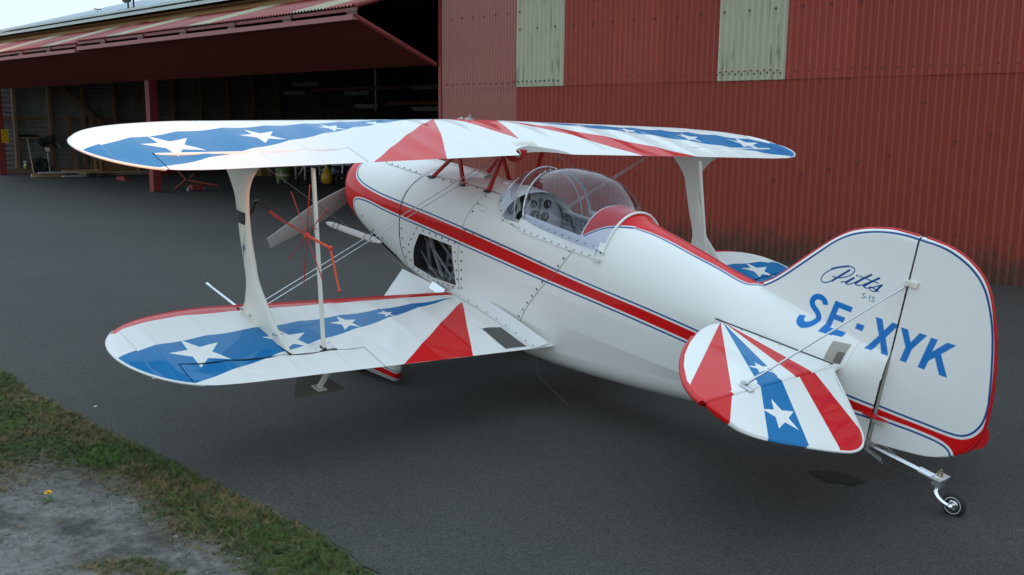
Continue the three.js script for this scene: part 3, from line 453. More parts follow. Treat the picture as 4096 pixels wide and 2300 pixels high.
{
  mesh('skin', shell(-0.76, 0.112, 56), bodyPaint, cowl);
  mesh('nose_ring', grid(24, 4, (u, v) => { const P = section(-0.76), t = u * 2 - 1, k = Math.min(NS, Math.round(Math.abs(t) * NS)), q = P[k], r = 1 - v * 0.55; return [-0.76 - 0.008 * Math.sin(v * 3.1), Y2 + (q[1] - Y2) * r, q[0] * Math.sign(t || 1) * r]; }), M.red, cowl);
  mesh('inlet', cyl(0.30, 0.30, 0.01, -0.735, Y2, 0, 24, 0, Math.PI / 2), M.dark, cowl);
  let g = shell(0.116, 3.34, 150); const panes = [];
  for (const s of [1, -1]) { const r = punch(g, winPoly, s); g = r.outside; panes.push(r.inside); }
  g = punch(g, [[0.90, 0.6], [1.0, -0.018], [1.62, 0.004], [1.60, 0.6]]).outside;
  mesh('skin', g, bodyPaint, fus);
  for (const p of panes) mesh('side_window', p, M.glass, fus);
  // louvres low on the cowling
  const lv = []; for (let k = 0; k < 9; k++) { const x = -0.265 + k * 0.031, y = -0.455 - k * 0.012, n = sideN(x, y), p = onSide(x, y, 0.002); lv.push(new THREE.BoxGeometry(0.011, 0.075, 0.006).applyMatrix4(new THREE.Matrix4().compose(V3(...p), new THREE.Quaternion().setFromUnitVectors(V3(0, 0, 1), n), V3(1, 1, 1)))); }
  lv.forEach((q) => mesh('louvre', q, M.dark, cowl));
  // screws
  along([[0.285, -0.262], [0.655, -0.262], [0.70, -0.545], [0.411, -0.585]], 0.058, screwAt); along([[0.411, -0.585], [0.19, -0.56], [0.205, -0.39], [0.285, -0.262]], 0.05, screwAt);
  along([[0.725, -0.30], [0.735, -0.65]], 0.06, (x, y) => screwAt(x, y)); along([[0.135, -0.3], [0.15, -0.56]], 0.07, screwAt);
  along([[0.755, 0.05], [0.735, -0.09]], 0.055, screwAt); along([[0.73, -0.168], [1.14, -0.176], [1.48, -0.186]], 0.09, (x, y) => screwAt(x, y + 0.008));
  along([[1.585, -0.06], [1.50, -0.215]], 0.07, screwAt); along([[1.43, -0.285], [1.22, -0.60]], 0.062, screwAt);
  along([[-0.33, 0.028], [0.10, 0.040]], 0.075, (x, y) => screwAt(x, y + 0.012)); along([[0.16, 0.048], [0.85, 0.083]], 0.075, screwAt);
  along([[-0.34, -0.33], [-0.22, -0.40], [0.0, -0.47]], 0.11, screwAt);
  along([[0.90, 0.055], [1.02, -0.03], [1.10, -0.06]], 0.06, screwAt);
  const sc = mesh('screws', screws, std([0.20, 0.20, 0.20], 0.35, 0.8), fus); sc.userData.kind = 'stuff';
  // tail inspection window on the left side
  const tw = grp('inspection_window', fus); const P4 = [[3.079, -0.061], [3.201, -0.052], [3.183, -0.238], [3.066, -0.185]];
  const quad = (L, off) => grid(10, 10, (u, v) => { const x = lerp(lerp(L[0][0], L[1][0], u), lerp(L[3][0], L[2][0], u), v), y = lerp(lerp(L[0][1], L[1][1], u), lerp(L[3][1], L[2][1], u), v), X = clamp(x, 3.0, 3.33); return [x, y, Math.max(sideZ(X, y), finHalf(X, y)) + off + 0.0015]; });
  mesh('pane', quad(P4, 0.0005), std([0.80, 0.79, 0.76], 0.25), tw); mesh('opening', quad([[3.100, -0.080], [3.178, -0.073], [3.163, -0.205], [3.092, -0.172]], 0.003), std([0.33, 0.31, 0.26], 0.3), tw); mesh('control_horn', [quad([[3.140, -0.115], [3.172, -0.11], [3.162, -0.20], [3.135, -0.185]], 0.006)], std([0.12, 0.10, 0.085], 0.4), tw);
  mesh('tail_post', rod([3.34, -0.05, 0], [3.335, -0.49, 0], 0.011), M.cream, fus);
}
// fin and rudder: thin sections with rounded edges
function plate(fLow, fTop, xa, xb, half, n, m, round, openAft = true) {
  const side = (s) => grid(n, m, (u, v) => { const x = lerp(xa, xb, u), yl = fLow(x), yh = fTop(x), y = lerp(yl, yh, v), d = yh - y, e = d < round ? Math.sqrt(Math.max(0, 1 - (1 - d / round) ** 2)) : 1; const h = half(x, y) * e; return [x, y, s * h, PU(x), PV(y, s > 0)]; }, s < 0);
  return [side(1), side(-1)];
}
{
  const finTop = tab([2.45, 2.53, 2.60, 2.675, 2.735, 2.793, 2.917, 2.985, 3.049, 3.14, 3.246, 3.35], [0.055, 0.041, 0.036, 0.072, 0.125, 0.188, 0.315, 0.376, 0.418, 0.450, 0.468, 0.466]);
  const g = plate((x) => fT(x) - 0.11, (x) => Math.max(finTop(x), fT(x) - 0.10), 2.46, 3.345, finHalf, 90, 80, 0.03);
  const fin = grp('fin'); mesh('fin_skin', g.map((q) => welded(q)), bodyPaint, fin);
  const tops = []; for (let x = 2.62; x < 3.345; x += 0.02) tops.push([x, finTop(x) - 0.006, 0]); mesh('edge_tube', tube(tops, 0.0095, 60), M.red, fin);
  mesh('hinge_fitting', [rbox(0.055, 0.03, 0.05, 0.006, 3.365, 0.262, 0.005), cyl(0.012, 0.012, 0.06, 3.345, 0.262, 0.005, 10, Math.PI / 2)], M.cream, fin);
  // rudder
  const rud = grp('rudder'); const xt = tab([-0.49, -0.478, -0.462, -0.442, -0.423, -0.394, -0.361, -0.33, -0.27, -0.199, -0.112, 0.003, 0.12, 0.194, 0.288, 0.356, 0.402, 0.438, 0.456, 0.4655], [3.35, 3.383, 3.479, 3.594, 3.649, 3.701, 3.74, 3.765, 3.787, 3.797, 3.792, 3.776, 3.75, 3.727, 3.691, 3.649, 3.595, 3.525, 3.455, 3.36]);
  const rs = (s) => grid(90, 40, (u, v) => { const y = lerp(-0.4895, 0.4652, u), x1 = xt(y), x = lerp(3.352, x1, v), d = x1 - x, e = d < 0.012 ? Math.sqrt(Math.max(0, 1 - (1 - d / 0.012) ** 2)) : 1; const h = (0.007 + 0.014 * Math.pow(1 - (x - 3.352) / 0.45, 1.2)) * e * Math.min(1, Math.sqrt(Math.min(0.466 - y, y + 0.491) / 0.012)); return [x, y, s * h, PU(x), PV(y, s > 0)]; }, s < 0);
  mesh('rudder_skin', [welded(rs(1)), welded(rs(-1))], bodyPaint, rud);
  const rim = []; for (let k = 0; k <= 60; k++) { const y = lerp(-0.36, 0.464, k / 60); rim.push([xt(y) - 0.004, y, 0]); } mesh('edge_tube', tube(rim, 0.0075, 120), M.red, rud);
  mesh('hinge_fitting', [rbox(0.05, 0.028, 0.05, 0.006, 3.375, -0.372, 0.004), cyl(0.011, 0.011, 0.06, 3.35, -0.372, 0.004, 10, Math.PI / 2)], M.cream, rud);
  mesh('gap_seal', rod([3.349, 0.46, 0], [3.345, -0.48, 0], 0.006), std([0.10, 0.09, 0.08], 0.8), rud);
  const s = new THREE.Shape(); s.moveTo(3.74, -0.33); s.quadraticCurveTo(3.775, -0.342, 3.81, -0.30); s.quadraticCurveTo(3.832, -0.25, 3.79, -0.205); s.lineTo(3.755, -0.27); s.closePath();
  mesh('trim_tab', new THREE.ExtrudeGeometry(s, { depth: 0.003, bevelEnabled: false }).translate(0, 0, -0.0015), M.red, rud);
  const hs = new THREE.Shape(); hs.moveTo(3.30, 0); hs.lineTo(3.43, 0.03); hs.lineTo(3.38, 0.055); hs.lineTo(3.31, 0.05); hs.closePath();
  mesh('rudder_horn', new THREE.ExtrudeGeometry(hs, { depth: 0.004, bevelEnabled: false }).rotateX(Math.PI / 2).translate(0, -0.345, 0.02), M.red, rud);
}
// tailplane and elevators; paint laid out in plan (x from hinge, z)
{
  const star = (c, cx, cz, R, rot, col = C_WHITE) => { c.beginPath(); for (let i = 0; i < 10; i++) { const a = rot + i * Math.PI / 5, r = i % 2 ? R * 0.40 : R; const q = [cz + r * Math.cos(a), cx + r * Math.sin(a)]; i ? c.lineTo(...q) : c.moveTo(...q); } c.closePath(); c.fillStyle = col; c.fill(); };
  const tailMap = canvasTex(1024, 1024, (c) => {
    c.fillStyle = C_WHITE; c.fillRect(0, 0, 1024, 1024); c.setTransform(1024 / 1.1, 0, 0, -1024 / 1.1, 0, 1024 - 0.62 / 1.1 * 1024);     // (z, e) with e = x - hinge, -0.62 .. 0.48
    const poly = (L, col) => { c.beginPath(); L.forEach((p, i) => i ? c.lineTo(...p) : c.moveTo(...p)); c.closePath(); c.fillStyle = col; c.fill(); };
    poly([[0.205, -0.575], [0.956, -0.138], [1.1, -0.05], [1.1, 0], [0.866, 0.0]], C_RED); poly([[0.874, 0], [1.1, 0], [1.1, 0.2], [1.002, 0.11]], C_RED);
    poly([[0.195, -0.57], [0.683, 0], [0.533, 0]], C_BLUE); poly([[0.683, 0], [0.533, 0], [0.719, 0.33], [0.905, 0.25]], C_BLUE);
    poly([[0.193, -0.565], [0.428, 0], [0.305, 0]], C_RED); poly([[0.407, 0], [0.293, 0], [0.36, 0.42], [0.58, 0.42]], C_RED);
    c.lineWidth = 0.022; c.strokeStyle = C_RED; c.beginPath(); c.moveTo(0.40, -0.555); c.lineTo(0.591, -0.46); c.lineTo(0.735, -0.369); c.lineTo(0.841, -0.285); c.lineTo(0.952, -0.176); c.lineTo(1.011, -0.089); c.lineTo(1.041, 0); c.stroke();
    star(c, -0.118, 0.507, 0.062, 0.5); star(c, 0.148, 0.712, 0.088, 0.62);
  });
  const tp = paint(null, tailMap), le = tab([0.10, 0.186, 0.279, 0.426, 0.591, 0.735, 0.841, 0.952, 1.011, 1.036, 1.043], [2.56, 2.567, 2.573, 2.617, 2.698, 2.789, 2.873, 2.982, 3.069, 3.12, 3.150]);
  const te = tab([0.02, 0.143, 0.318, 0.350, 0.364, 0.407, 0.487, 0.563, 0.719, 0.884, 0.975, 1.002, 1.024, 1.036], [0.02, 0.024, 0.294, 0.336, 0.355, 0.385, 0.392, 0.371, 0.305, 0.228, 0.159, 0.106, 0.054, 0.004]);
  for (const s of [1, -1]) {
    const st = grp('tailplane'); const yS = (x) => -0.18 - 0.033 * (x - 3.158);
    const sf = (k) => grid(40, 60, (u, v) => { const z = lerp(0.03, 1.041, Math.pow(v, 0.8)), x0 = le(z), x = lerp(x0, 3.150, u), d = Math.min(x - x0, (1.043 - z) * 1.2), e = d < 0.022 ? Math.sqrt(Math.max(0, 1 - (1 - d / 0.022) ** 2)) : 1; return [x, yS(x) + k * 0.0135 * e, z * s, z / 1.1, (x - 3.158 + 0.62) / 1.1]; }, (k > 0) === (s > 0));
    mesh('tailplane_skin', [welded(sf(1)), welded(sf(-1)), tube([[3.15, -0.18, 0.06 * s], [3.15, -0.18, 0.5 * s], [3.15, -0.18, 1.038 * s]], 0.0135, 30).applyMatrix4(new THREE.Matrix4())], tp, st);
    { const p = st.children[0].geometry.attributes, n = p.position.count; for (let i = 0; i < n; i++) if (p.position.getX(i) > 3.137) p.uv.setXY(i, Math.abs(p.position.getZ(i)) / 1.1, 0.612 / 1.1); }
    const rim = []; for (let k = 0; k <= 40; k++) { const z = lerp(0.5, 1.041, k / 40); rim.push([le(z) + 0.004, yS(le(z)), z * s]); } mesh('edge_tube', tube(rim, 0.011, 80), M.red, st);
    const seal = [[2.545, 0.192], [2.60, 0.186], [2.8, 0.160], [3.0, 0.137], [3.15, 0.118]]; mesh('root_seal', tube(seal.map(([x, z]) => [x, yS(x) + 0.015, (z + 0.003) * s]), 0.004, 40), M.black, st);
    mesh('screws', seal.slice(1).concat([[2.7, 0.175], [2.9, 0.15]]).map(([x, z]) => cyl(0.006, 0.006, 0.004, x, yS(x) + 0.015, (z + 0.022) * s, 8)), M.steel, st).userData.kind = 'stuff';
    const el = grp('elevator'); const D = 25 * Math.PI / 180, cd = Math.cos(D), sd = Math.sin(D), zi = lin([[0, 0.135], [0.024, 0.143], [0.294, 0.318], [0.345, 0.35], [0.388, 0.42]]);
    const ef = (k) => grid(70, 26, (u, v) => { const z = lerp(0.137, 1.035, u), e1 = te(z), e = lerp(0.004, Math.max(0.006, e1), v), d = e1 - e, r = d < 0.012 ? Math.sqrt(Math.max(0, 1 - (1 - d / 0.012) ** 2)) : 1, h = k * (0.0125 - 0.018 * e) * r; return [3.158 + e * cd + h * sd, -0.18 - e * sd + h * cd, z * s, z / 1.1, (e + 0.62) / 1.1]; }, (k > 0) === (s > 0));
    mesh('elevator_skin', [welded(ef(1)), welded(ef(-1))], tp, el);
    const inner = [[0.0, 0.137], [0.294, 0.318], [0.350, 0.360], [0.386, 0.42], [0.392, 0.487], [0.371, 0.563], [0.305, 0.719]].map(([e, z]) => [3.158 + e * cd, -0.18 - e * sd, z * s]); mesh('edge_tube', tube(inner, 0.006, 60), M.white, el);
    mesh('hinge_tube', rod([3.16, -0.18, 0.07 * s], [3.16, -0.18, 0.15 * s], 0.016), M.white, el);
    const wr = grp('tail_brace_wire'); mesh('wire', rod([3.345, 0.256, 0.012 * s], [3.13, -0.16, 0.745 * s], 0.0042), M.steel, wr); mesh('turnbuckle', [rod([3.337, 0.24, 0.04 * s], [3.315, 0.198, 0.115 * s], 0.007, 0.005), rod([3.13, -0.158, 0.742 * s], [3.147, -0.124, 0.682 * s], 0.008, 0.005), rbox(0.06, 0.006, 0.03, 0.002, 3.15, -0.163, 0.76 * s, 0, 0, -0.2), cyl(0.017, 0.017, 0.014, 3.128, -0.158, 0.747 * s, 10)], M.steel, wr);
    mesh('lower_wire', rod([3.15, -0.19, 0.74 * s], [3.2, -0.48, 0.03 * s], 0.0035), M.steel, wr);
  }
}

// ---------------------------------------------------------------- wings
const CH = 0.914, TS = Math.tan(6.67 * Math.PI / 180);
const foil = (c, t) => { c = clamp(c); return 5 * t * (0.2969 * Math.sqrt(c) - 0.126 * c - 0.3516 * c * c + 0.2843 * c ** 3 - 0.1036 * c ** 4); };
function wingDef(o) {                                                 // o: x0, y0, inc, sweep, dihedral, tip, t
  const ci = Math.cos(o.inc), si = Math.sin(o.inc), a0 = o.tip - 0.70, b0 = o.tip - 0.35;
  o.le = (z) => { const q = clamp((z - a0) / 0.70); return 0.6 * (1 - Math.sqrt(Math.max(0, 1 - q * q))); };
  o.te = (z) => { const q = clamp((z - b0) / 0.35); return 1 - 0.40 * (1 - Math.sqrt(Math.max(0, 1 - q * q))); };
  o.rib = (z) => { const p = Math.abs(z) / 0.265, f = p - Math.floor(p); return Math.sin(f * Math.PI); };
  o.at = (z, c, k, off = 0) => {                                      // point on the upper (k = 1) or lower (k = -1) skin, z >= 0 or < 0
    const az = Math.abs(z), l = o.le(az), e = o.te(az), L = Math.max(0.02, e - l), cc = (c - l) / L;
    let h = CH * L * foil(cc, o.t) * k; if (off !== null) h += k * off - k * 0.0065 * o.rib(z) * sstep(0.12, 0.3, cc) * sstep(1.02, 0.85, cc) * (az < o.tip - 0.1 ? 1 : 0);
    const xl = CH * c, x = o.x0 + az * o.sweep + xl * ci + h * si, qt = clamp((az - o.tip + 0.55) / 0.55), y = o.y0 + Math.max(0, az - 0.3) * o.dihedral - xl * si + h * ci + 0.034 * qt * qt; return [x, y, z];
  };
  return o;
}
const UW = wingDef({ x0: 0.0656, y0: 0.3759, inc: 0.0268, sweep: TS, dihedral: 0, tip: 2.65, t: 0.14 });
const LW = wingDef({ x0: 0.629, y0: -0.6081, inc: 0.0312, sweep: 0, dihedral: 0.0552, tip: 2.577, t: 0.13 });
const WU = (z) => (z + 2.7) / 5.4, WV = (c, k) => (k > 0 ? 0.5 : 0) + 0.5 * (1 - c);
// skin between spanwise stations za..zb and chordwise limits cA(z)..cB(z), closed all round
function panel(w, za, zb, cA, cB, ns, mc = 30, cut = null) {
  const out = [], zs = (u) => lerp(za, zb, u);
  const tip = Math.max(Math.abs(za), Math.abs(zb)) > w.tip - 0.02, map = tip ? (u) => (Math.abs(zb) > Math.abs(za) ? Math.sin(u * Math.PI / 2) : 1 - Math.cos(u * Math.PI / 2)) : (u) => u;
  const cc = (z, v) => { const a = cA(Math.abs(z)), b = cB(Math.abs(z), z); return lerp(a, b, a < 0.1 || a === w.le(Math.abs(z)) ? 1 - Math.cos(v * Math.PI / 2) * 1 : v); };
  for (const k of [1, -1]) out.push(welded(grid(ns, mc, (u, v) => { const z = zs(map(u)), c = cc(z, v); return [...w.at(z, c, k), WU(z), WV(c, k)]; }, k > 0)));
  const web = (c) => out.push(grid(ns, 2, (u, v) => { const z = zs(map(u)), q = c(Math.abs(z), z), a = w.at(z, q, 1), b = w.at(z, q, -1); return [lerp(a[0], b[0], v), lerp(a[1], b[1], v), z, WU(z), WV(q, 1)]; }));
  web((az, z) => cB(az, z)); if (cA(Math.abs(za)) > 0.1 && cA(Math.abs(za)) !== w.le(Math.abs(za))) web((az) => cA(az));
  for (const z of [za, zb]) if (Math.abs(z) < w.tip - 0.03) out.push(grid(mc, 1, (u, v) => { const c = cc(z, u), a = w.at(z, c, 1), b = w.at(z, c, -1); return [a[0], lerp(a[1], b[1], v), z, WU(z), WV(c, 1)]; }));
  return out;
}
const starPoly = (w, z0, x0, R, rot) => { const L = []; for (let i = 0; i < 10; i++) { const a = rot + i * Math.PI / 5, r = i % 2 ? R * 0.40 : R, z = z0 + r * Math.cos(a), x = x0 + r * Math.sin(a); L.push([z, (x - w.x0 - z * w.sweep) / CH]); } return L; };
function wingMap(w, d) {
  return canvasTex(2048, 1024, (c) => {
    c.fillStyle = C_WHITE; c.fillRect(0, 0, 2048, 1024);
    const poly = (L, col) => { c.beginPath(); L.forEach((p, i) => i ? c.lineTo(...p) : c.moveTo(...p)); c.closePath(); c.fillStyle = col; c.fill(); };
    for (const s of [1, -1]) {
      c.setTransform(s * 2048 / 5.4, 0, 0, 512, 1024, 0);              // (|z|, c), upper skin in the upper half
      poly([...d.fwd, ...d.aft, [2.8, 1.1], [2.8, d.fwd[0][1] + 0.08]], C_BLUE);
      poly(d.tri, C_RED);
      for (const q of d.stars) poly(starPoly(w, ...q), C_WHITE);
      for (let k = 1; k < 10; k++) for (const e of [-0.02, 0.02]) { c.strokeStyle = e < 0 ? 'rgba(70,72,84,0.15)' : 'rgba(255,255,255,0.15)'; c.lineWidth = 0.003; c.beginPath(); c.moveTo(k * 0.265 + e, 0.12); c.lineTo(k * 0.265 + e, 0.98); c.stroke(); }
      c.setTransform(s * 2048 / 5.4, 0, 0, 512, 1024, 512); poly([[-0.01, 0.0], [2.8, 0], [2.8, 0.9], [2.30, 0.14], [-0.01, 0.14]], C_RED); if (d.belly) poly([[-0.01, 0], [0.36, 0], [0.30, 1], [-0.01, 1]], C_RED);
    }
    c.setTransform(2048 / 5.4, 0, 0, 512, 1024, 0);
    c.fillStyle = C_RED; for (const s of [1, -1]) { c.beginPath(); d.edge.forEach(([z, q], i) => i ? c.lineTo(s * z, q) : c.moveTo(s * z, q)); c.lineTo(s * 2.75, -0.1); c.lineTo(0, -0.1); c.closePath(); c.fill(); }
    if (d.centre) poly(d.centre, C_RED);
  });
}
const upMap = wingMap(UW, {
  fwd: [[2.66, 0.70], [2.39, 0.548], [2.136, 0.432], [1.86, 0.365], [1.588, 0.322], [1.282, 0.265], [0.902, 0.198], [0.683, 0.150], [0.40, 0.09]],
  aft: [[0.40, 0.095], [0.757, 0.266], [1.014, 0.373], [1.288, 0.497], [1.607, 0.633], [1.936, 0.771], [2.079, 0.825], [2.40, 0.965], [2.46, 1.05]],
  tri: [[0.275, 0.13], [0.588, 0.675], [0.80, 1.02], [1.309, 1.02]], edge: [[0, 0.045], [2.0, 0.05], [2.3, 0.10], [2.55, 0.28]],
  stars: [[2.227, 0.920, 0.152, 0.12], [1.705, 0.741, 0.124, 0.02], [1.197, 0.541, 0.088, 0.05], [0.845, 0.408, 0.056, 0.05]],
  centre: [[-0.30, 0.0], [0.19, 0.0], [0.085, 0.26], [0.05, 0.495], [-0.022, 0.715], [-0.125, 0.445], [-0.20, 0.24]], belly: true
});
const lowMap = wingMap(LW, {
  fwd: [[2.60, 0.668], [2.36, 0.57], [2.13, 0.508], [1.925, 0.467], [1.704, 0.437], [1.465, 0.402], [1.099, 0.344], [0.854, 0.293], [0.45, 0.223]],
  aft: [[0.45, 0.223], [0.858, 0.377], [0.987, 0.433], [1.277, 0.551], [1.579, 0.657], [1.781, 0.73], [1.98, 0.806], [2.165, 0.882], [2.35, 0.969], [2.42, 1.02]],
  tri: [[0.438, 0.299], [0.611, 0.591], [0.857, 1.02], [1.310, 1.02]], edge: [[0, 0.155], [0.62, 0.157], [1.326, 0.178], [2.147, 0.215], [2.30, 0.262], [2.449, 0.338], [2.50, 0.39]],
  stars: [[2.212, 1.248, 0.142, -0.05], [1.742, 1.189, 0.128, -0.25], [1.347, 1.074, 0.088, -0.25], [1.044, 1.0, 0.054, -0.25]]
});
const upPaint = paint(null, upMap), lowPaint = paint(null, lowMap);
{
  const uw = grp('upper_wing'), le = (az) => UW.le(az), cut = lin([[0, 0.845], [0.05, 0.848], [0.10, 0.862], [0.15, 0.888], [0.18, 0.918], [0.20, 0.955], [0.212, 1.0]]);
  const teC = (az, z) => Math.abs(z + 0.008) < 0.212 ? cut(Math.abs(z + 0.008)) : 1, tT = (az) => UW.te(az), g = [];
  g.push(...panel(UW, -0.24, 0.24, le, teC, 64)); for (const s of [1, -1]) { g.push(...panel(UW, 0.24 * s, 1.315 * s, le, () => 1, 48), ...panel(UW, 1.315 * s, 2.37 * s, le, () => 0.772, 48), ...panel(UW, 2.37 * s, 2.6499 * s, le, tT, 60)); }
  mesh('wing_skin', g, upPaint, uw);
  for (const s of [1, -1]) {
    const a = grp('aileron'); mesh('aileron_skin', panel(UW, 1.322 * s, 2.364 * s, () => 0.784, tT, 48, 12), upPaint, a);
    mesh('nose_strip', tube([[...UW.at(1.33 * s, 0.782, 1, 0)], [...UW.at(1.85 * s, 0.782, 1, 0)], [...UW.at(2.36 * s, 0.785, 1, 0.001)]].map((p) => [p[0] + 0.002, p[1] - 0.007, p[2]]), 0.0085, 20), M.white, a);
    const lw = grp('lower_wing'), gg = [...panel(LW, 0.16 * s, 1.392 * s, le2(LW), () => 1, 52), ...panel(LW, 1.392 * s, 2.352 * s, le2(LW), () => 0.776, 44), ...panel(LW, 2.352 * s, 2.5769 * s, le2(LW), (az) => LW.te(az), 60)];
    mesh('wing_skin', gg, lowPaint, lw);
    const b = grp('aileron'); mesh('aileron_skin', panel(LW, 1.399 * s, 2.346 * s, () => 0.787, (az) => LW.te(az), 44, 12), lowPaint, b);
    mesh('nose_strip', tube([LW.at(1.405 * s, 0.784, 1, 0), LW.at(1.85 * s, 0.784, 1, 0), LW.at(2.34 * s, 0.786, 1, 0)].map((p) => [p[0] + 0.002, p[1] - 0.006, p[2]]), 0.004, 20), M.dark, b);
    mesh('hinge_bracket', [rbox(0.014, 0.008, 0.09, 0.003, ...LW.at(1.60 * s, 0.779, 1, -0.002)), rbox(0.012, 0.012, 0.02, 0.002, ...LW.at(1.62 * s, 0.775, 1, 0.004))], M.black, b);
    mesh('strut_plate', [(() => { const P = grid(4, 4, (u, v) => LW.at(lerp(1.545, 1.66, u) * s, lerp(0.69, 0.768, v), 1, 0.0015)); return P; })()], M.white, lw);
    mesh('screws', [[1.56, 0.70], [1.56, 0.745], [1.645, 0.70], [1.648, 0.745]].map(([z, c]) => cyl(0.006, 0.006, 0.004, ...LW.at(z * s, c, 1, 0.003), 8)), M.steel, lw).userData.kind = 'stuff';
    // strip that closes the gap to the body, walkway
    mesh('root_fairing', welded(grid(40, 6, (u, v) => { const c = lerp(0.04, 0.995, u), q = v * v, p = LW.at(lerp(0.412, 0.30, v) * s, c, 1, 0.003 + 0.012 * Math.pow(v, 3)); p[1] += 0.010 * q; return p; }, s > 0)), M.white, lw);
    mesh('fairing_screws', [0.1, 0.2, 0.3, 0.4, 0.5, 0.6, 0.7, 0.8, 0.9, 0.97].map((c) => cyl(0.005, 0.005, 0.004, ...LW.at(0.392 * s, c, 1, 0.005), 8)), M.dullSteel, lw).userData.kind = 'stuff';
    if (s > 0) {
      mesh('foot_step', grid(6, 10, (u, v) => { const c = lerp(0.712, 0.967, v), z = lerp(lerp(0.44, 0.438, v), lerp(0.578, 0.592, v), u); return LW.at(z, c, 1, 0.0025); }), std([1, 1, 1], 0.55, 0, { map: dataTex(128, 128, (i, j) => { const a = 0.065 + 0.07 * fbm(i / 20, j / 20, 4) + 0.02 * rnd(); return [a, a * 1.02, a * 0.95]; }) }), lw);
      mesh('step_plate', grid(6, 2, (u, v) => LW.at(lerp(0.434, 0.584, u), lerp(0.672, 0.71, v), 1, 0.0025)), M.white, lw);
    }
    // interplane strut
    const st = grp('interplane_strut'), yb = LW.at(1.81, 0.3, 1)[1], L = [[0.47, 0.345], [0.545, 0.25], [0.601, 0.202], [0.644, 0.167], [0.697, 0.108], [0.741, 0.004], [0.788, -0.114], [0.835, -0.215], [0.862, -0.288], [0.862, -0.349], [0.845, -0.426], [0.80, -0.470], [0.755, -0.492]], R = [[0.99, 0.345], [0.955, 0.305], [0.914, 0.268], [0.86, 0.20], [0.843, 0.141], [0.856, 0.032], [0.894, -0.085], [0.945, -0.185], [0.978, -0.254], [1.078, -0.344], [1.188, -0.429], [1.28, -0.474], [1.367, -0.510]];
    const cl = (P) => new THREE.CatmullRomCurve3(P.map((p) => V3(p[0], p[1], 0))), cL = cl(L), cR = cl(R);
    mesh('strut', welded(grid(60, 20, (u, v) => { const a = cL.getPoint(u), b = cR.getPoint(u), q = v * 2 * Math.PI, t = (1 - Math.cos(q)) / 2, w = Math.hypot(b.x - a.x, b.y - a.y), th = 0.017 * Math.min(1, 0.55 + 0.045 / w + 0.25); return [lerp(a.x, b.x, t), lerp(a.y, b.y, t), s * (1.81 + Math.sign(Math.sin(q)) * th * Math.pow(Math.abs(Math.sin(q)), 0.8))]; })), M.cream, st);
    const foot = []; for (let k = 0; k <= 12; k++) { const c = lerp(0.15, 0.79, k / 12), p = LW.at(1.81 * s, c, 1, 0.002); foot.push(p); } mesh('foot_seal', strutPath(foot, 0.012, 0.004), M.black, st);
    mesh('bolts', [[0.85, -0.452], [0.95, -0.455], [1.215, -0.462]].map(([x, y]) => cyl(0.008, 0.008, 0.05, x, y, 1.81 * s, 8, Math.PI / 2)), M.steel, st);
    // push rod joining the ailerons
    const sl = grp('aileron_strut'); mesh('strut', strut([1.318, -0.532, s > 0 ? 1.614 : -1.43], [1.112, 0.322, s > 0 ? 1.615 : -1.345], 0.03, 0.019), M.cream, sl); mesh('boot', cyl(0.014, 0.017, 0.006, ...LW.at(1.615 * s, 0.745, 1, 0.004), 12), M.black, sl);
    // balance spade under the lower aileron
    const sp = grp('aileron_spade'); const ps = new THREE.Shape(); [[1.118, 1.50], [1.118, 1.64], [1.32, 1.765], [1.345, 1.76], [1.345, 1.495], [1.32, 1.483]].forEach(([x, z], i) => i ? ps.lineTo(x, z) : ps.moveTo(x, z)); ps.closePath();
    const pg = new THREE.ExtrudeGeometry(ps, { depth: 0.003, bevelEnabled: false }); pg.rotateX(Math.PI / 2); if (s < 0) pg.scale(1, 1, -1); pg.translate(0, -0.76, 0);
    mesh('plate', pg, std([0.17, 0.145, 0.12], 0.5), sp); mesh('arm', [strut([1.40, -0.575, 1.60 * s], [1.285, -0.752, 1.605 * s], 0.045, 0.02), rbox(0.07, 0.01, 0.05, 0.002, 1.285, -0.754, 1.605 * s)], M.cream, sp);
    // wires: two landing, two flying
    for (const [k, top, bot] of [[0, [0.842, 0.33, 0.205], [0.846, -0.465, 1.785]], [1, [0.894, 0.33, 0.205], [0.89, -0.468, 1.785]]]) mesh('landing_wire', strut([top[0], top[1], top[2] * s], [bot[0], bot[1], bot[2] * s], 0.0085, 0.0045, 8), M.steel, pl);
    for (const dx of [0, 0.022]) mesh('flying_wire', strut([0.13 + dx, -0.60, 0.295 * s], [0.535 + dx, 0.355, 1.79 * s], 0.0075, 0.004, 8), M.dullSteel, pl);
    const jv = grp('wire_spreader'); { const a = [0.50, -0.125, 1.165], b = [0.90, -0.145, 1.045]; const pts = [], rad = []; const d = V3(b[0] - a[0], b[1] - a[1], b[2] - a[2]); const prof = [[0, 0.002], [0.04, 0.010], [0.12, 0.0165], [0.5, 0.018], [0.85, 0.0165], [0.95, 0.010], [1, 0.002]].map(([t, r]) => new THREE.Vector2(r, t * d.length())); const lg = new THREE.LatheGeometry(prof, 14); lg.applyMatrix4(new THREE.Matrix4().compose(V3(a[0], a[1], a[2]), new THREE.Quaternion().setFromUnitVectors(V3(0, 1, 0), d.clone().normalize()), V3(1, 1, 1))); if (s < 0) lg.scale(1, 1, -1); mesh('spreader_rod', lg, M.white, jv); mesh('tape', [0.16, 0.24, 0.72, 0.82].map((t) => { const q = rod([a[0] + d.x * t, a[1] + d.y * t, (a[2] + d.z * t)], [a[0] + d.x * (t + 0.02), a[1] + d.y * (t + 0.02), (a[2] + d.z * (t + 0.02))], 0.0192); if (s < 0) q.scale(1, 1, -1); return q; }), std([0.42, 0.36, 0.28], 0.6), jv); }
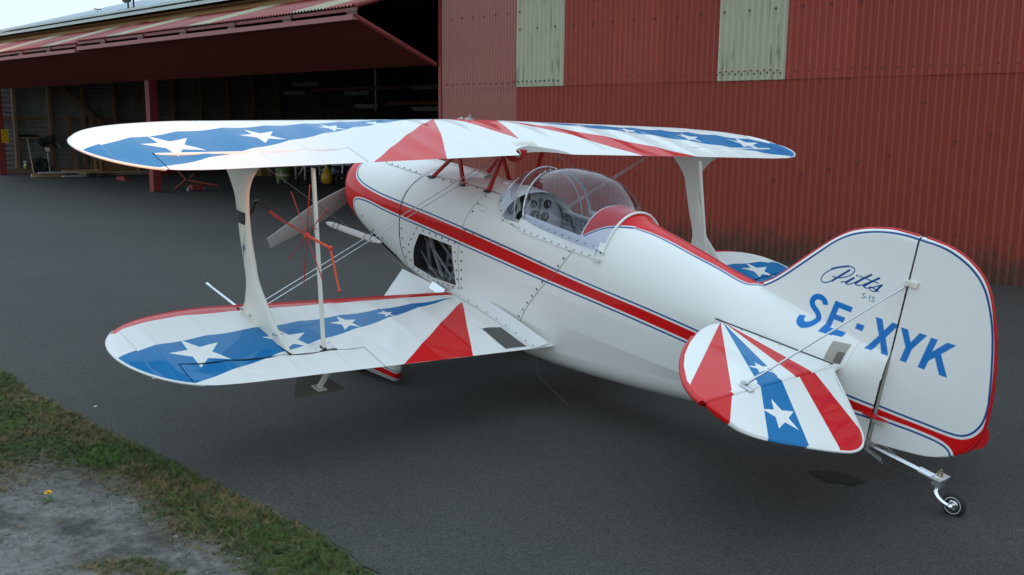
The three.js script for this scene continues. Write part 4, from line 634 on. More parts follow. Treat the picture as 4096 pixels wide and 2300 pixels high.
    // cabane struts
    for (const [b, t] of [[[0.199, 0.05, 0.222], [0.50, 0.36, 0.165]], [[0.494, 0.06, 0.194], [0.33, 0.36, 0.165]], [[0.723, 0.07, 0.178], [0.80, 0.335, 0.155]]]) { const cb = grp('cabane_strut'); mesh('strut', strut([b[0], b[1], b[2] * s], [t[0], t[1], t[2] * s], 0.042, 0.018), M.redSteel, cb); mesh('boot', cyl(0.03, 0.034, 0.008, b[0], b[1] + 0.004, b[2] * s, 12), M.black, cb); }
  }
  // pale tip bows
  for (const [w, name, i] of [[UW, 'upper', 0], [LW, 'lower', 1]]) for (const s of [1, -1]) { const L = []; for (let k = 0; k <= 14; k++) { const z = lerp(w.tip - 0.27, w.tip - 0.001, Math.sin(k / 14 * Math.PI / 2)); L.push(w.at(z * s, w.te(z), 1, null)); } for (let k = 13; k >= 6; k--) { const z = lerp(w.tip - 0.27, w.tip - 0.001, Math.sin(k / 14 * Math.PI / 2)); L.push(w.at(z * s, w.le(z), 1, null)); } mesh('tip_bow', tube(L, 0.006, 80), M.white, i ? pl.children.filter((q) => q.name === 'lower_wing')[s > 0 ? 0 : 1] : uw); }
  // centre section: sight plate, aft fairing ring, filler cap
  mesh('fairing_plate', (() => { const g2 = grid(14, 6, (u, v) => { const z = lerp(0.085, -0.09, u) + 0.012 * (v - 0.5), c = lerp(0.765, 0.825, v), e = Math.min(1, Math.min(u, 1 - u) * 8, Math.min(v, 1 - v) * 4); return UW.at(z, c, 1, 0.001 + 0.008 * e); }); return welded(g2); })(), M.cream, uw);
  const rg = new THREE.Shape(); [[0.80, 0.36], [0.867, 0.362], [0.973, 0.377], [0.968, 0.352], [0.950, 0.326], [0.922, 0.303], [0.89, 0.287], [0.86, 0.282], [0.83, 0.285], [0.80, 0.30]].forEach(([x, y], i) => i ? rg.lineTo(x, y) : rg.moveTo(x, y)); rg.closePath(); const hole = new THREE.Path(); hole.absellipse(0.906, 0.340, 0.024, 0.022, 0, 6.3, false, 0); rg.holes.push(hole);
  mesh('cutout_rib', new THREE.ExtrudeGeometry(rg, { depth: 0.008, bevelEnabled: false, curveSegments: 24 }).translate(0, 0, 0.126), M.redSteel, uw); mesh('pulley', [new THREE.TorusGeometry(0.022, 0.0035, 8, 24).translate(0.906, 0.340, 0.136), cyl(0.010, 0.010, 0.02, 0.906, 0.335, 0.128, 12, Math.PI / 2)], M.steel, uw);
  mesh('cap', [cyl(0.03, 0.034, 0.008, ...UW.at(-0.02, 0.16, 1, 0.004), 16), cyl(0.006, 0.012, 0.03, ...UW.at(-0.02, 0.16, 1, 0.018), 4), rbox(0.05, 0.006, 0.014, 0.002, ...UW.at(-0.02, 0.17, 1, 0.010))], M.dullSteel, uw);
  mesh('deck_cap', [cyl(0.032, 0.036, 0.01, 0.53, fT(0.53) - 0.002, 0.03, 18), cyl(0.012, 0.018, 0.02, 0.53, fT(0.53) + 0.008, 0.03, 10)], M.dullSteel, fus);
  // pitot tube
  const pt = grp('pitot_tube'); mesh('tube', [rod([0.24, -0.522, 1.732], [0.66, -0.531, 1.738], 0.0065, 0.0085), rod([0.21, -0.521, 1.7316], [0.26, -0.522, 1.7322], 0.0085, 0.0078)], M.alu, pt);
}
function le2(w) { return (az) => w.le(az); }
function strutPath(P, w, h) { return new THREE.TubeGeometry(new THREE.CatmullRomCurve3(P.map((p) => V3(...p))), 30, w * 0.5, 6).applyMatrix4(new THREE.Matrix4()); }
// aerobatic sight gauge on the left strut
{
  const sg = grp('sight_gauge'), redW = std([0.42, 0.02, 0.02], 0.5), zc = 1.75, c0 = [1.328, 0.055];
  mesh('clamp', [strut([0.788 + 0.012, -0.015, 1.81], [0.775 + 0.012, 0.045, 1.81], 0.125, 0.042, 20)], M.black, sg);
  mesh('bent_arm', tube([[0.80, 0.0, 1.80], [0.79, 0.035, 1.765], [0.80, 0.085, 1.752], [0.825, 0.098, zc], [0.96, 0.078, zc]], 0.010, 40), M.black, sg);
  mesh('arm', [rod([0.955, 0.079, zc], [1.06, 0.067, zc], 0.009), rod([1.05, 0.068, zc], [c0[0], c0[1], zc], 0.0048)], redW, sg);
  mesh('arm', rod([c0[0], c0[1], zc], [1.545, 0.052, zc], 0.007), std([0.62, 0.06, 0.02], 0.45), sg);
  for (const a of [45, 90, 135, 225, 270, 315]) { const q = a / 57.2958; mesh('ray', rod([c0[0], c0[1], zc], [c0[0] + 0.238 * Math.cos(q), c0[1] + 0.238 * Math.sin(q), zc], 0.0021, 0.0032, 6), redW, sg); }
  mesh('hub', [cyl(0.014, 0.014, 0.02, c0[0], c0[1], zc, 12, Math.PI / 2), new THREE.SphereGeometry(0.012, 10, 8).translate(1.545, 0.052, zc)], std([0.55, 0.05, 0.02], 0.5), sg);
  mesh('pendulum', [rod([1.545, 0.052, zc], [1.644, -0.118, zc], 0.0055), new THREE.SphereGeometry(0.008, 8, 6).translate(1.644, -0.118, zc)], std([0.62, 0.06, 0.02], 0.45), sg);
  mesh('tick', [rod([1.38, 0.107, zc], [1.42, 0.107, zc], 0.002), rod([1.335, 0.16, zc], [1.375, 0.16, zc], 0.002)], redW, sg);
  // compass-rose emblem on the strut below the clamp
  const em = []; for (let k = 0; k < 8; k++) { const a = k * Math.PI / 4, R = k % 2 ? 0.035 : k % 4 === 0 ? 0.03 : 0.075, sh = new THREE.Shape(); sh.moveTo(0.004 * Math.cos(a + 1.57), 0.004 * Math.sin(a + 1.57)); sh.lineTo(R * Math.cos(a), R * Math.sin(a)); sh.lineTo(0.004 * Math.cos(a - 1.57), 0.004 * Math.sin(a - 1.57)); sh.lineTo(0, 0); em.push(new THREE.ExtrudeGeometry(sh, { depth: 0.0008, bevelEnabled: false }).translate(0.85, -0.13, 1.8268)); }
  mesh('compass_emblem', em, std([0.08, 0.14, 0.22], 0.5), sg);
}
// ---------------------------------------------------------------- canopy, windscreen, cockpit
{
  const cy = tab([1.06, 1.15, 1.29, 1.42, 1.50, 1.61, 1.70, 1.757, 1.80], [0.262, 0.300, 0.328, 0.332, 0.322, 0.288, 0.246, 0.214, 0.192]);
  const cbx = (u) => lerp(1.17, 1.80, u), ctx = (u) => lerp(1.095, 1.79, u), cbz = tab([0, 0.2, 0.6, 1], [0.272, 0.285, 0.285, 0.262]), cby = (u) => lerp(0.0, -0.015, u);
  const deckY = (x, z) => { let lo = -0.2, hi = fT(x); if (z < 1e-4) return hi; for (let q = 0; q < 24; q++) { const m = (lo + hi) / 2; if (sideZ(x, m) > z) lo = m; else hi = m; } return lo; };
  const P = (u, a, off = 0) => { const s = Math.sin(a), k = Math.pow(s, 0.92), x = lerp(cbx(u), ctx(u), k), z = (cbz(u) + off) * Math.cos(a), b = sstep(0.62, 1.0, u); let y = lerp(cby(u), cy(ctx(u)) + off, k); if (b > 0) y = lerp(y, Math.max(deckY(x, Math.min(Math.abs(z), sideZ(x, -0.03))) + 0.004 + off, cby(u)), b); return [x, y, z]; };
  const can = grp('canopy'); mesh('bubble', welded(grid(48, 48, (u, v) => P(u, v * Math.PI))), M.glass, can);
  const bowMat = M.white; const bow = (u, r, off) => { const L = []; for (let k = 0; k <= 30; k++) L.push(P(u, k / 30 * Math.PI, off)); return L; };
  mesh('front_bow', grid(40, 1, (u, v) => P(lerp(0.0, 0.022, v), u * Math.PI, 0.0025)), bowMat, can); mesh('front_bow', tube(bow(0.011, 0, -0.005), 0.005, 60), std([0.35, 0.37, 0.4], 0.4), can);
  mesh('rear_bow', tube(bow(1.0, 0, 0.003), 0.0075, 60), M.white, can);
  mesh('rivets', Array.from({ length: 19 }, (_, k) => { const p = P(0.014, (k + 0.5) / 19 * Math.PI, 0.004); return new THREE.SphereGeometry(0.0055, 6, 4).translate(...p); }), M.steel, can).userData.kind = 'stuff';
  for (const s of [1, -1]) {
    const sk = grp('canopy_skirt'); mesh('strip', [grid(30, 3, (u, v) => { const x = lerp(1.155, 1.752, u), y = lerp(0.012, -0.050, v) - 0.012 * u, p = onSide(x, y, 0.006); return [p[0], p[1], p[2] * s]; }), grid(30, 2, (u, v) => { const x = lerp(1.165, 1.80, u), y = lerp(0.045, 0.002, v) - 0.015 * u, p = onSide(x, Math.min(y, 0.03), 0.008); return [p[0], y, (p[2] - 0.004) * s]; })], M.white, sk);
    const rv = []; for (let k = 0; k < 11; k++) for (const dy of [-0.037, 0.013]) { const x = 1.175 + k * 0.055, y = dy - 0.011 * k / 10, p = onSide(x, y, 0.010); rv.push(new THREE.SphereGeometry(0.006, 6, 4).translate(p[0], p[1], p[2] * s)); } mesh('rivets', rv, M.steel, sk).userData.kind = 'stuff';
    mesh('rail_end', (() => { const p = onSide(1.775, -0.062, 0.008); return rbox(0.05, 0.018, 0.012, 0.002, p[0], p[1], p[2] * s); })(), M.cream, sk);
    mesh('rail', rod([1.09, -0.035, 0.288 * s], [1.165, -0.045, 0.290 * s], 0.008), M.dullSteel, sk);
  }
  const ws = grp('windscreen'), W = (a, s, off = 0) => { const k = Math.sin(a), bx = lerp(1.10, 0.80, Math.pow(k, 0.75)), bz = 0.292 * Math.cos(a); const by = Math.abs(bz) < 0.01 ? fT(bx) : (() => { let y = fT(bx); for (let q = 0; q < 40; q++) { if (sideZ(bx, y) >= Math.abs(bz)) break; y -= 0.006; } return y; })(); const ax = lerp(1.105, 1.015, k), ay = lerp(-0.025, 0.282, Math.pow(k, 0.92)), az = 0.278 * Math.cos(a), b = Math.sin(s * Math.PI) * 0.022 * k; return [lerp(bx, ax, s) - b * 0.6, lerp(by + 0.002, ay, s) + b, lerp(bz, az, s) * (1 + b * 0.8)]; };
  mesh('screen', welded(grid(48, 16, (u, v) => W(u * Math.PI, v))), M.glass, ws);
  mesh('base_strip', tube(Array.from({ length: 31 }, (_, k) => W(k / 30 * Math.PI, 0.01)), 0.006, 60), M.cream, ws); mesh('rear_edge', tube(Array.from({ length: 31 }, (_, k) => W(k / 30 * Math.PI, 1)), 0.004, 60), std([0.4, 0.4, 0.42], 0.25), ws);
  // cockpit inside
  const ck = grp('cockpit'), ipx = 0.93;
  const ps = new THREE.Shape(); ps.moveTo(-0.27, -0.35); ps.lineTo(-0.272, -0.06); ps.quadraticCurveTo(-0.2, 0.095, 0, 0.108); ps.quadraticCurveTo(0.2, 0.095, 0.272, -0.06); ps.lineTo(0.27, -0.35); ps.closePath();
  mesh('instrument_panel', new THREE.ExtrudeGeometry(ps, { depth: 0.006, bevelEnabled: false }).rotateY(-Math.PI / 2).translate(ipx, 0, 0), std([0.60, 0.61, 0.60], 0.5), ck);
  for (const [z, y, r] of [[0.062, 0.073, 0.036], [0.075, -0.039, 0.036], [-0.011, 0.035, 0.023], [-0.031, -0.038, 0.034], [0.16, 0.02, 0.036], [-0.13, 0.03, 0.026], [-0.12, -0.05, 0.03]]) { const gg = grp('gauge', ck); mesh('bezel', cyl(r, r, 0.014, ipx + 0.008, y, z, 24, 0, Math.PI / 2), M.black, gg); mesh('dial', cyl(r * 0.82, r * 0.82, 0.002, ipx + 0.0165, y, z, 24, 0, Math.PI / 2), std([1, 1, 1], 0.3, 0, { map: dialTex() }), gg); mesh('needle', box(0.001, r * 1.1, 0.004, ipx + 0.0185, y + r * 0.15, z, rr(-1, 1)), std([0.8, 0.8, 0.75], 0.5), gg); }
  mesh('fuel_tube', [rod([ipx + 0.01, 0.06, -0.066], [ipx + 0.012, -0.09, -0.066], 0.006), new THREE.SphereGeometry(0.012, 10, 8).translate(ipx + 0.012, 0.062, -0.066)], std([0.2, 0.2, 0.19], 0.4), ck); mesh('panel_strip', box(0.004, 0.16, 0.03, ipx + 0.009, 0.015, 0.068), M.black, ck);
  for (const s of [1, -1]) { mesh('side_panel', grid(20, 6, (u, v) => { const x = lerp(0.93, 1.63, u), y = lerp(-0.012, -0.45, v); return [x, y, s * (sideZ(x, y) - 0.02), s < 0 ? u : 1 - u, 1 - v]; }), s < 0 ? std([1, 1, 1], 0.6, 0, { map: canvasTex(1024, 768, (c) => { c.fillStyle = '#a9aaa4'; c.fillRect(0, 0, 1024, 768); c.fillStyle = '#3b4c6e'; c.font = 'bold 150px sans-serif'; c.save(); c.translate(26, 172); c.scale(0.72, 1.12); c.fillText('EXPERIMENTAL', 0, 0); c.restore(); }) }) : M.interior, ck); mesh('longeron', rod([0.95, -0.02, 0.262 * s], [1.63, -0.005, 0.245 * s], 0.012), M.tubeGrey, ck); }
  mesh('floor', box(0.66, 0.02, 0.5, 1.33, -0.5, 0), M.interior, ck); mesh('seat', [rbox(0.34, 0.04, 0.38, 0.015, 1.42, -0.42, 0), rbox(0.04, 0.5, 0.40, 0.015, 1.615, -0.2, 0, 0, 0, -0.15)], std([0.05, 0.05, 0.055], 0.9), ck);
  mesh('control_stick', [rod([1.22, -0.49, 0], [1.25, -0.16, 0], 0.012), rod([1.25, -0.17, 0], [1.26, -0.07, 0], 0.018)], M.black, ck); mesh('headrest', rbox(0.05, 0.10, 0.16, 0.02, 1.60, 0.08, 0), M.black, ck); mesh('bulkhead', grid(20, 6, (u, v) => { const a = u * Math.PI, k = 1 - v * 0.98; return [1.615, -0.05 + 0.225 * Math.sin(a) * k, 0.255 * Math.cos(a) * k]; }), std([0.10, 0.10, 0.10], 0.8), ck);
  mesh('canopy_latch', [rod([1.60, 0.02, -0.235], [1.72, 0.045, -0.21], 0.008)], M.white, ck);
}
function dialTex() { if (!dialTex.t) dialTex.t = canvasTex(128, 128, (c) => { c.fillStyle = '#0c0c0d'; c.fillRect(0, 0, 128, 128); c.strokeStyle = '#d8d8d0'; c.lineWidth = 3; for (let k = 0; k < 20; k++) { const a = k / 20 * 6.283; c.beginPath(); c.moveTo(64 + 40 * Math.cos(a), 64 + 40 * Math.sin(a)); c.lineTo(64 + 54 * Math.cos(a), 64 + 54 * Math.sin(a)); c.stroke(); } }); return dialTex.t; }
// ---------------------------------------------------------------- engine bay tubes seen through the side window, propeller
{
  const eb = grp('engine_mount'); const t = (a, b, r = 0.013) => rod(a, b, r);
  for (const s of [1, -1]) { mesh('mount_tube', t([0.28, -0.30, 0.27 * s], [0.42, -0.62, 0.20 * s], 0.014), M.tubeGrey, eb); mesh('mount_tube', t([0.66, -0.33, 0.26 * s], [0.44, -0.62, 0.20 * s], 0.015), M.tubeGrey, eb); mesh('mount_tube', t([0.24, -0.36, 0.24 * s], [0.24, -0.66, 0.18 * s], 0.014), M.tubeGrey, eb); mesh('hose', tube([[0.24, -0.34, 0.27 * s], [0.38, -0.43, 0.25 * s], [0.52, -0.52, 0.24 * s], [0.68, -0.53, 0.26 * s]], 0.008, 30), M.tubeGrey, eb); mesh('hose', tube([[0.22, -0.44, 0.27 * s], [0.34, -0.54, 0.25 * s], [0.46, -0.59, 0.24 * s], [0.66, -0.57, 0.27 * s]], 0.008, 30), std([0.3, 0.3, 0.29], 0.4), eb); mesh('hose', tube([[0.64, -0.30, 0.30 * s], [0.65, -0.42, 0.285 * s], [0.66, -0.56, 0.28 * s]], 0.012, 20), std([0.22, 0.22, 0.22], 0.5), eb); mesh('rod_link', t([0.42, -0.36, 0.20 * s], [0.60, -0.38, 0.16 * s], 0.008), M.dullSteel, eb); }
  for (const [a, b, r] of [[[0.30, -0.34, 0.20], [0.62, -0.55, 0.16], 0.010], [[0.36, -0.32, 0.15], [0.36, -0.6, 0.15], 0.012], [[0.50, -0.30, 0.22], [0.54, -0.60, 0.14], 0.009], [[0.58, -0.34, 0.10], [0.34, -0.52, 0.12], 0.014], [[0.26, -0.52, 0.16], [0.66, -0.46, 0.12], 0.007]]) mesh('mount_tube', t(a, b, r), M.tubeGrey, eb);
  mesh('control_box', [rbox(0.05, 0.06, 0.03, 0.004, 0.42, -0.50, 0.13), rbox(0.12, 0.02, 0.02, 0.004, 0.50, -0.37, 0.18)], M.dullSteel, eb);
  mesh('firewall', box(0.01, 0.62, 0.5, 0.17, -0.30, 0), M.dark, eb); mesh('aft_bulkhead', box(0.01, 0.62, 0.5, 0.72, -0.30, 0), M.dark, eb); mesh('tank', rbox(0.45, 0.28, 0.40, 0.03, 0.45, -0.10, 0), M.dark, eb); mesh('bay_lining', box(0.5, 0.5, 0.01, 0.45, -0.45, 0.0), M.dark, eb); mesh('bay_floor', box(0.5, 0.01, 0.4, 0.45, -0.66, 0), M.dark, eb);
  mesh('side_scoop', [1, -1].map((s) => rbox(0.15, 0.055, 0.02, 0.004, 0.52, -0.605, 0.335 * s, -0.5 * s, 0, -0.08)), M.alu, eb);
  const pr = grp('propeller'), hub = [-0.85, -0.197, 0], dir = V3(0, -0.475, 0.88);
  for (const s of [1, -1]) mesh('blade', welded(grid(40, 20, (u, v) => { const r = lerp(0.06, 0.93, u), q = v * 2 * Math.PI, ch = 0.205 * Math.pow(Math.sin(Math.PI * clamp(0.18 + 0.55 * u)), 0.6) * (u > 0.4 ? lerp(1, 0.56, sstep(0.4, 1.0, u)) : 1) * (u > 0.985 ? 0.97 : 1), tw = lerp(0.60, 0.16, Math.pow(u, 0.7)), th = 0.022 * (1 - 0.75 * u), a = Math.cos(q) * ch / 2, b = Math.sin(q) * th / 2; const px = a * Math.sin(tw) + b * Math.cos(tw), pt = a * Math.cos(tw) - b * Math.sin(tw); const e = V3(0, dir.z, -dir.y); return [hub[0] + px * s, hub[1] + s * (dir.y * r) + e.y * pt, hub[2] + s * (dir.z * r) + e.z * pt]; })), M.prop, pr);
  mesh('spinner', new THREE.LatheGeometry([[0.001, 0.26], [0.05, 0.235], [0.09, 0.17], [0.12, 0.08], [0.13, 0]].map(([r, y]) => new THREE.Vector2(r, y)), 28).rotateZ(Math.PI / 2).translate(-0.79, -0.197, 0), M.red, pr);
}
// ---------------------------------------------------------------- landing gear, tail wheel, aerial
{
  const groundY = (x) => (-GY + Math.sin(TH) * x) / Math.cos(TH);
  const pantMap = canvasTex(512, 256, (c) => { c.fillStyle = '#d4d3cc'; c.fillRect(0, 0, 512, 256); const b = (y0, y1, col) => { c.fillStyle = col; c.fillRect(150, y0, 362, y1 - y0); }; b(186, 213, C_RED); b(176, 180, C_BLUE); b(219, 223, C_BLUE); for (let i = 0; i < 700; i++) { c.fillStyle = `rgba(70,62,50,${0.05 + 0.15 * rnd()})`; c.fillRect(rnd() * 512, 205 + rnd() * 50, 1 + rnd() * 3, 1 + rnd() * 2); } });
  for (const s of [1, -1]) {
    const lg = grp('landing_gear'), zW = 0.66, xA = 0.16, gy = groundY(xA), wy = gy + 0.178;
    mesh('gear_leg', (() => { const A = [[0.02, -0.62, 0.27], [0.10, wy + 0.09, zW - 0.06]], B = [[0.50, -0.62, 0.27], [0.24, wy + 0.06, zW - 0.06]]; return welded(grid(12, 16, (u, v) => { const q = v * 2 * Math.PI, t = (1 - Math.cos(q)) / 2, a = A[0].map((k, i) => lerp(k, A[1][i], u)), b = B[0].map((k, i) => lerp(k, B[1][i], u)), th = 0.014 * Math.sin(q); return [lerp(a[0], b[0], t), lerp(a[1], b[1], t) + th * 0.6, s * (lerp(a[2], b[2], t) + th)]; })); })(), M.white, lg);
    const wh = grp('wheel', lg); mesh('tyre', new THREE.TorusGeometry(0.125, 0.053, 14, 40).translate(xA, wy, zW * s), M.rubber, wh); mesh('hub', cyl(0.085, 0.085, 0.06, xA, wy, zW * s, 24, Math.PI / 2), M.alu, wh);
    // wheel fairing: teardrop with a squared tail
    mesh('wheel_fairing', welded(grid(36, 28, (u, v) => { const x = lerp(-0.22, 0.655, u), q = v * 2 * Math.PI, H = 0.185 * Math.pow(Math.sin(Math.PI * clamp(0.04 + 0.62 * u)), 0.65) * (u > 0.5 ? lerp(1, 0.80, sstep(0.5, 1, u)) : 1) * (u > 0.93 ? Math.sqrt(Math.max(0.0, 1 - ((u - 0.93) / 0.0701) ** 4)) : 1), Wd = 0.105 * Math.pow(Math.sin(Math.PI * clamp(0.04 + 0.62 * u)), 0.7) * (u > 0.5 ? lerp(1, 0.36, sstep(0.5, 1, u)) : 1) * (u > 0.93 ? Math.sqrt(Math.max(0.02, 1 - ((u - 0.93) / 0.0701) ** 2)) : 1), n = 0.75; const cs = Math.cos(q), sn = Math.sin(q); const yy = wy + 0.055 - 0.02 * u + H * Math.sign(sn) * Math.pow(Math.abs(sn), n) * (sn < 0 ? 0.90 : 1); return [x, yy, s * (zW + Wd * Math.sign(cs) * Math.pow(Math.abs(cs), n)), u, (yy - wy + 0.12) / 0.36]; })), paint(null, pantMap, { clearcoat: 0.4 }), lg);
  }
  mesh('axle', rod([0.16, groundY(0.16) + 0.178, -0.64], [0.16, groundY(0.16) + 0.178, 0.64], 0.02), M.dullSteel, pl);
  const tw = grp('tail_wheel');
  mesh('spring_bar', rod([3.30, -0.500, 0], [3.62, -0.517, 0], 0.0135, 0.0125, 14), M.chrome, tw); mesh('root_clamp', [rbox(0.07, 0.05, 0.06, 0.008, 3.315, -0.495, 0), rbox(0.05, 0.03, 0.045, 0.006, 3.345, -0.487, 0.0)], std([0.30, 0.29, 0.26], 0.6), tw);
  mesh('socket', rod([3.585, -0.515, 0], [3.655, -0.520, 0], 0.019, 0.019, 14), M.alu, tw); mesh('pivot_head', [rbox(0.045, 0.05, 0.045, 0.008, 3.675, -0.525, 0, 0, 0, -0.12), box(0.05, 0.004, 0.10, 3.673, -0.505, 0)], M.alu, tw);
  mesh('pivot_bolt', [cyl(0.011, 0.011, 0.022, 3.672, -0.492, 0, 6), cyl(0.014, 0.014, 0.006, 3.672, -0.500, 0, 12), cyl(0.006, 0.006, 0.014, 3.672, -0.476, 0, 8)], std([0.5, 0.42, 0.28], 0.35, 0.9), tw);
  mesh('fork_arm', [tube([[3.680, -0.548, 0.012], [3.682, -0.562, 0.026], [3.700, -0.578, 0.034], [3.728, -0.590, 0.034], [3.756, -0.594, 0.032]], 0.0095, 30), new THREE.SphereGeometry(0.013, 10, 8).translate(3.757, -0.594, 0.033)], M.chrome, tw);
  const wc = [3.757, -0.5935, 0], wg = grp('wheel', tw); mesh('tyre', new THREE.TorusGeometry(0.0345, 0.0165, 12, 36).translate(...wc), M.rubber, wg); mesh('white_ring', new THREE.TorusGeometry(0.0345, 0.0018, 6, 36).translate(wc[0], wc[1], 0.0158), std([0.55, 0.55, 0.52], 0.6), wg); mesh('hub', [cyl(0.022, 0.022, 0.024, ...wc, 20, Math.PI / 2), new THREE.TorusGeometry(0.017, 0.003, 6, 24).translate(wc[0], wc[1], 0.013), cyl(0.007, 0.007, 0.034, ...wc, 10, Math.PI / 2)], M.chrome, wg);
  for (const s of [1, -1]) {
    const a = [3.36, -0.505, 0.055 * s], b = [3.445, -0.525, 0.06 * s]; const hp = []; for (let k = 0; k <= 90; k++) { const t = k / 90, q = t * 9 * 6.283; hp.push([lerp(a[0], b[0], t), lerp(a[1], b[1], t) + 0.0105 * Math.cos(q), lerp(a[2], b[2], t) + 0.0105 * Math.sin(q)]); }
    mesh('spring', tube(hp, 0.0024, 220, 6), M.dullSteel, tw);
    const ch = []; const c0 = V3(3.45, -0.526, 0.06 * s), c1 = V3(3.668, -0.507, 0.048 * s); for (let k = 0; k < 22; k++) { const t = (k + 0.5) / 22, p = c0.clone().lerp(c1, t); p.y -= 0.012 * Math.sin(t * Math.PI); const l = new THREE.TorusGeometry(0.0052, 0.0014, 5, 10); l.scale(1.3, 1, 1); if (k % 2) l.rotateX(Math.PI / 2); l.rotateZ(0.08); l.translate(p.x, p.y, p.z); ch.push(l); } mesh('chain', ch, std([0.08, 0.085, 0.08], 0.5, 0.6), tw); mesh('chain', [rod([3.33, -0.475, 0.04 * s], a, 0.0035), rod([3.325, -0.46, 0.015 * s], [3.33, -0.475, 0.04 * s], 0.005)], std([0.05, 0.05, 0.05], 0.6, 0.5), tw);
  }
  const ae = grp('wire_aerial'); mesh('wire', tube([[1.33, -0.70, 0.18], [1.345, -0.79, 0.18], [1.36, -0.885, 0.18], [1.375, -0.90, 0.18], [1.48, -0.925, 0.185], [1.66, -0.965, 0.19]], 0.0022, 60, 6), std([0.12, 0.11, 0.09], 0.5), ae);
}
// move the group's origin to the ground point under the main wheels, then set it on the asphalt
{
  const o = V3(0.16, (-GY + Math.sin(TH) * 0.16) / Math.cos(TH), 0);
  // outboard of z = -1.2 the starboard side is drawn in slightly, as the photograph's far wing shows
  pl.traverse((m) => { if (!m.isMesh) return; const p = m.geometry.attributes.position; for (let i = 0; i < p.count; i++) { const z = p.getZ(i); if (z < -1.2) p.setZ(i, -1.2 + (z + 1.2) * 0.85); } });
  for (const c of pl.children) c.position.sub(o);
  pl.rotation.z = -TH; pl.position.set(o.x * Math.cos(TH) + o.y * Math.sin(TH), 0, 0);
}

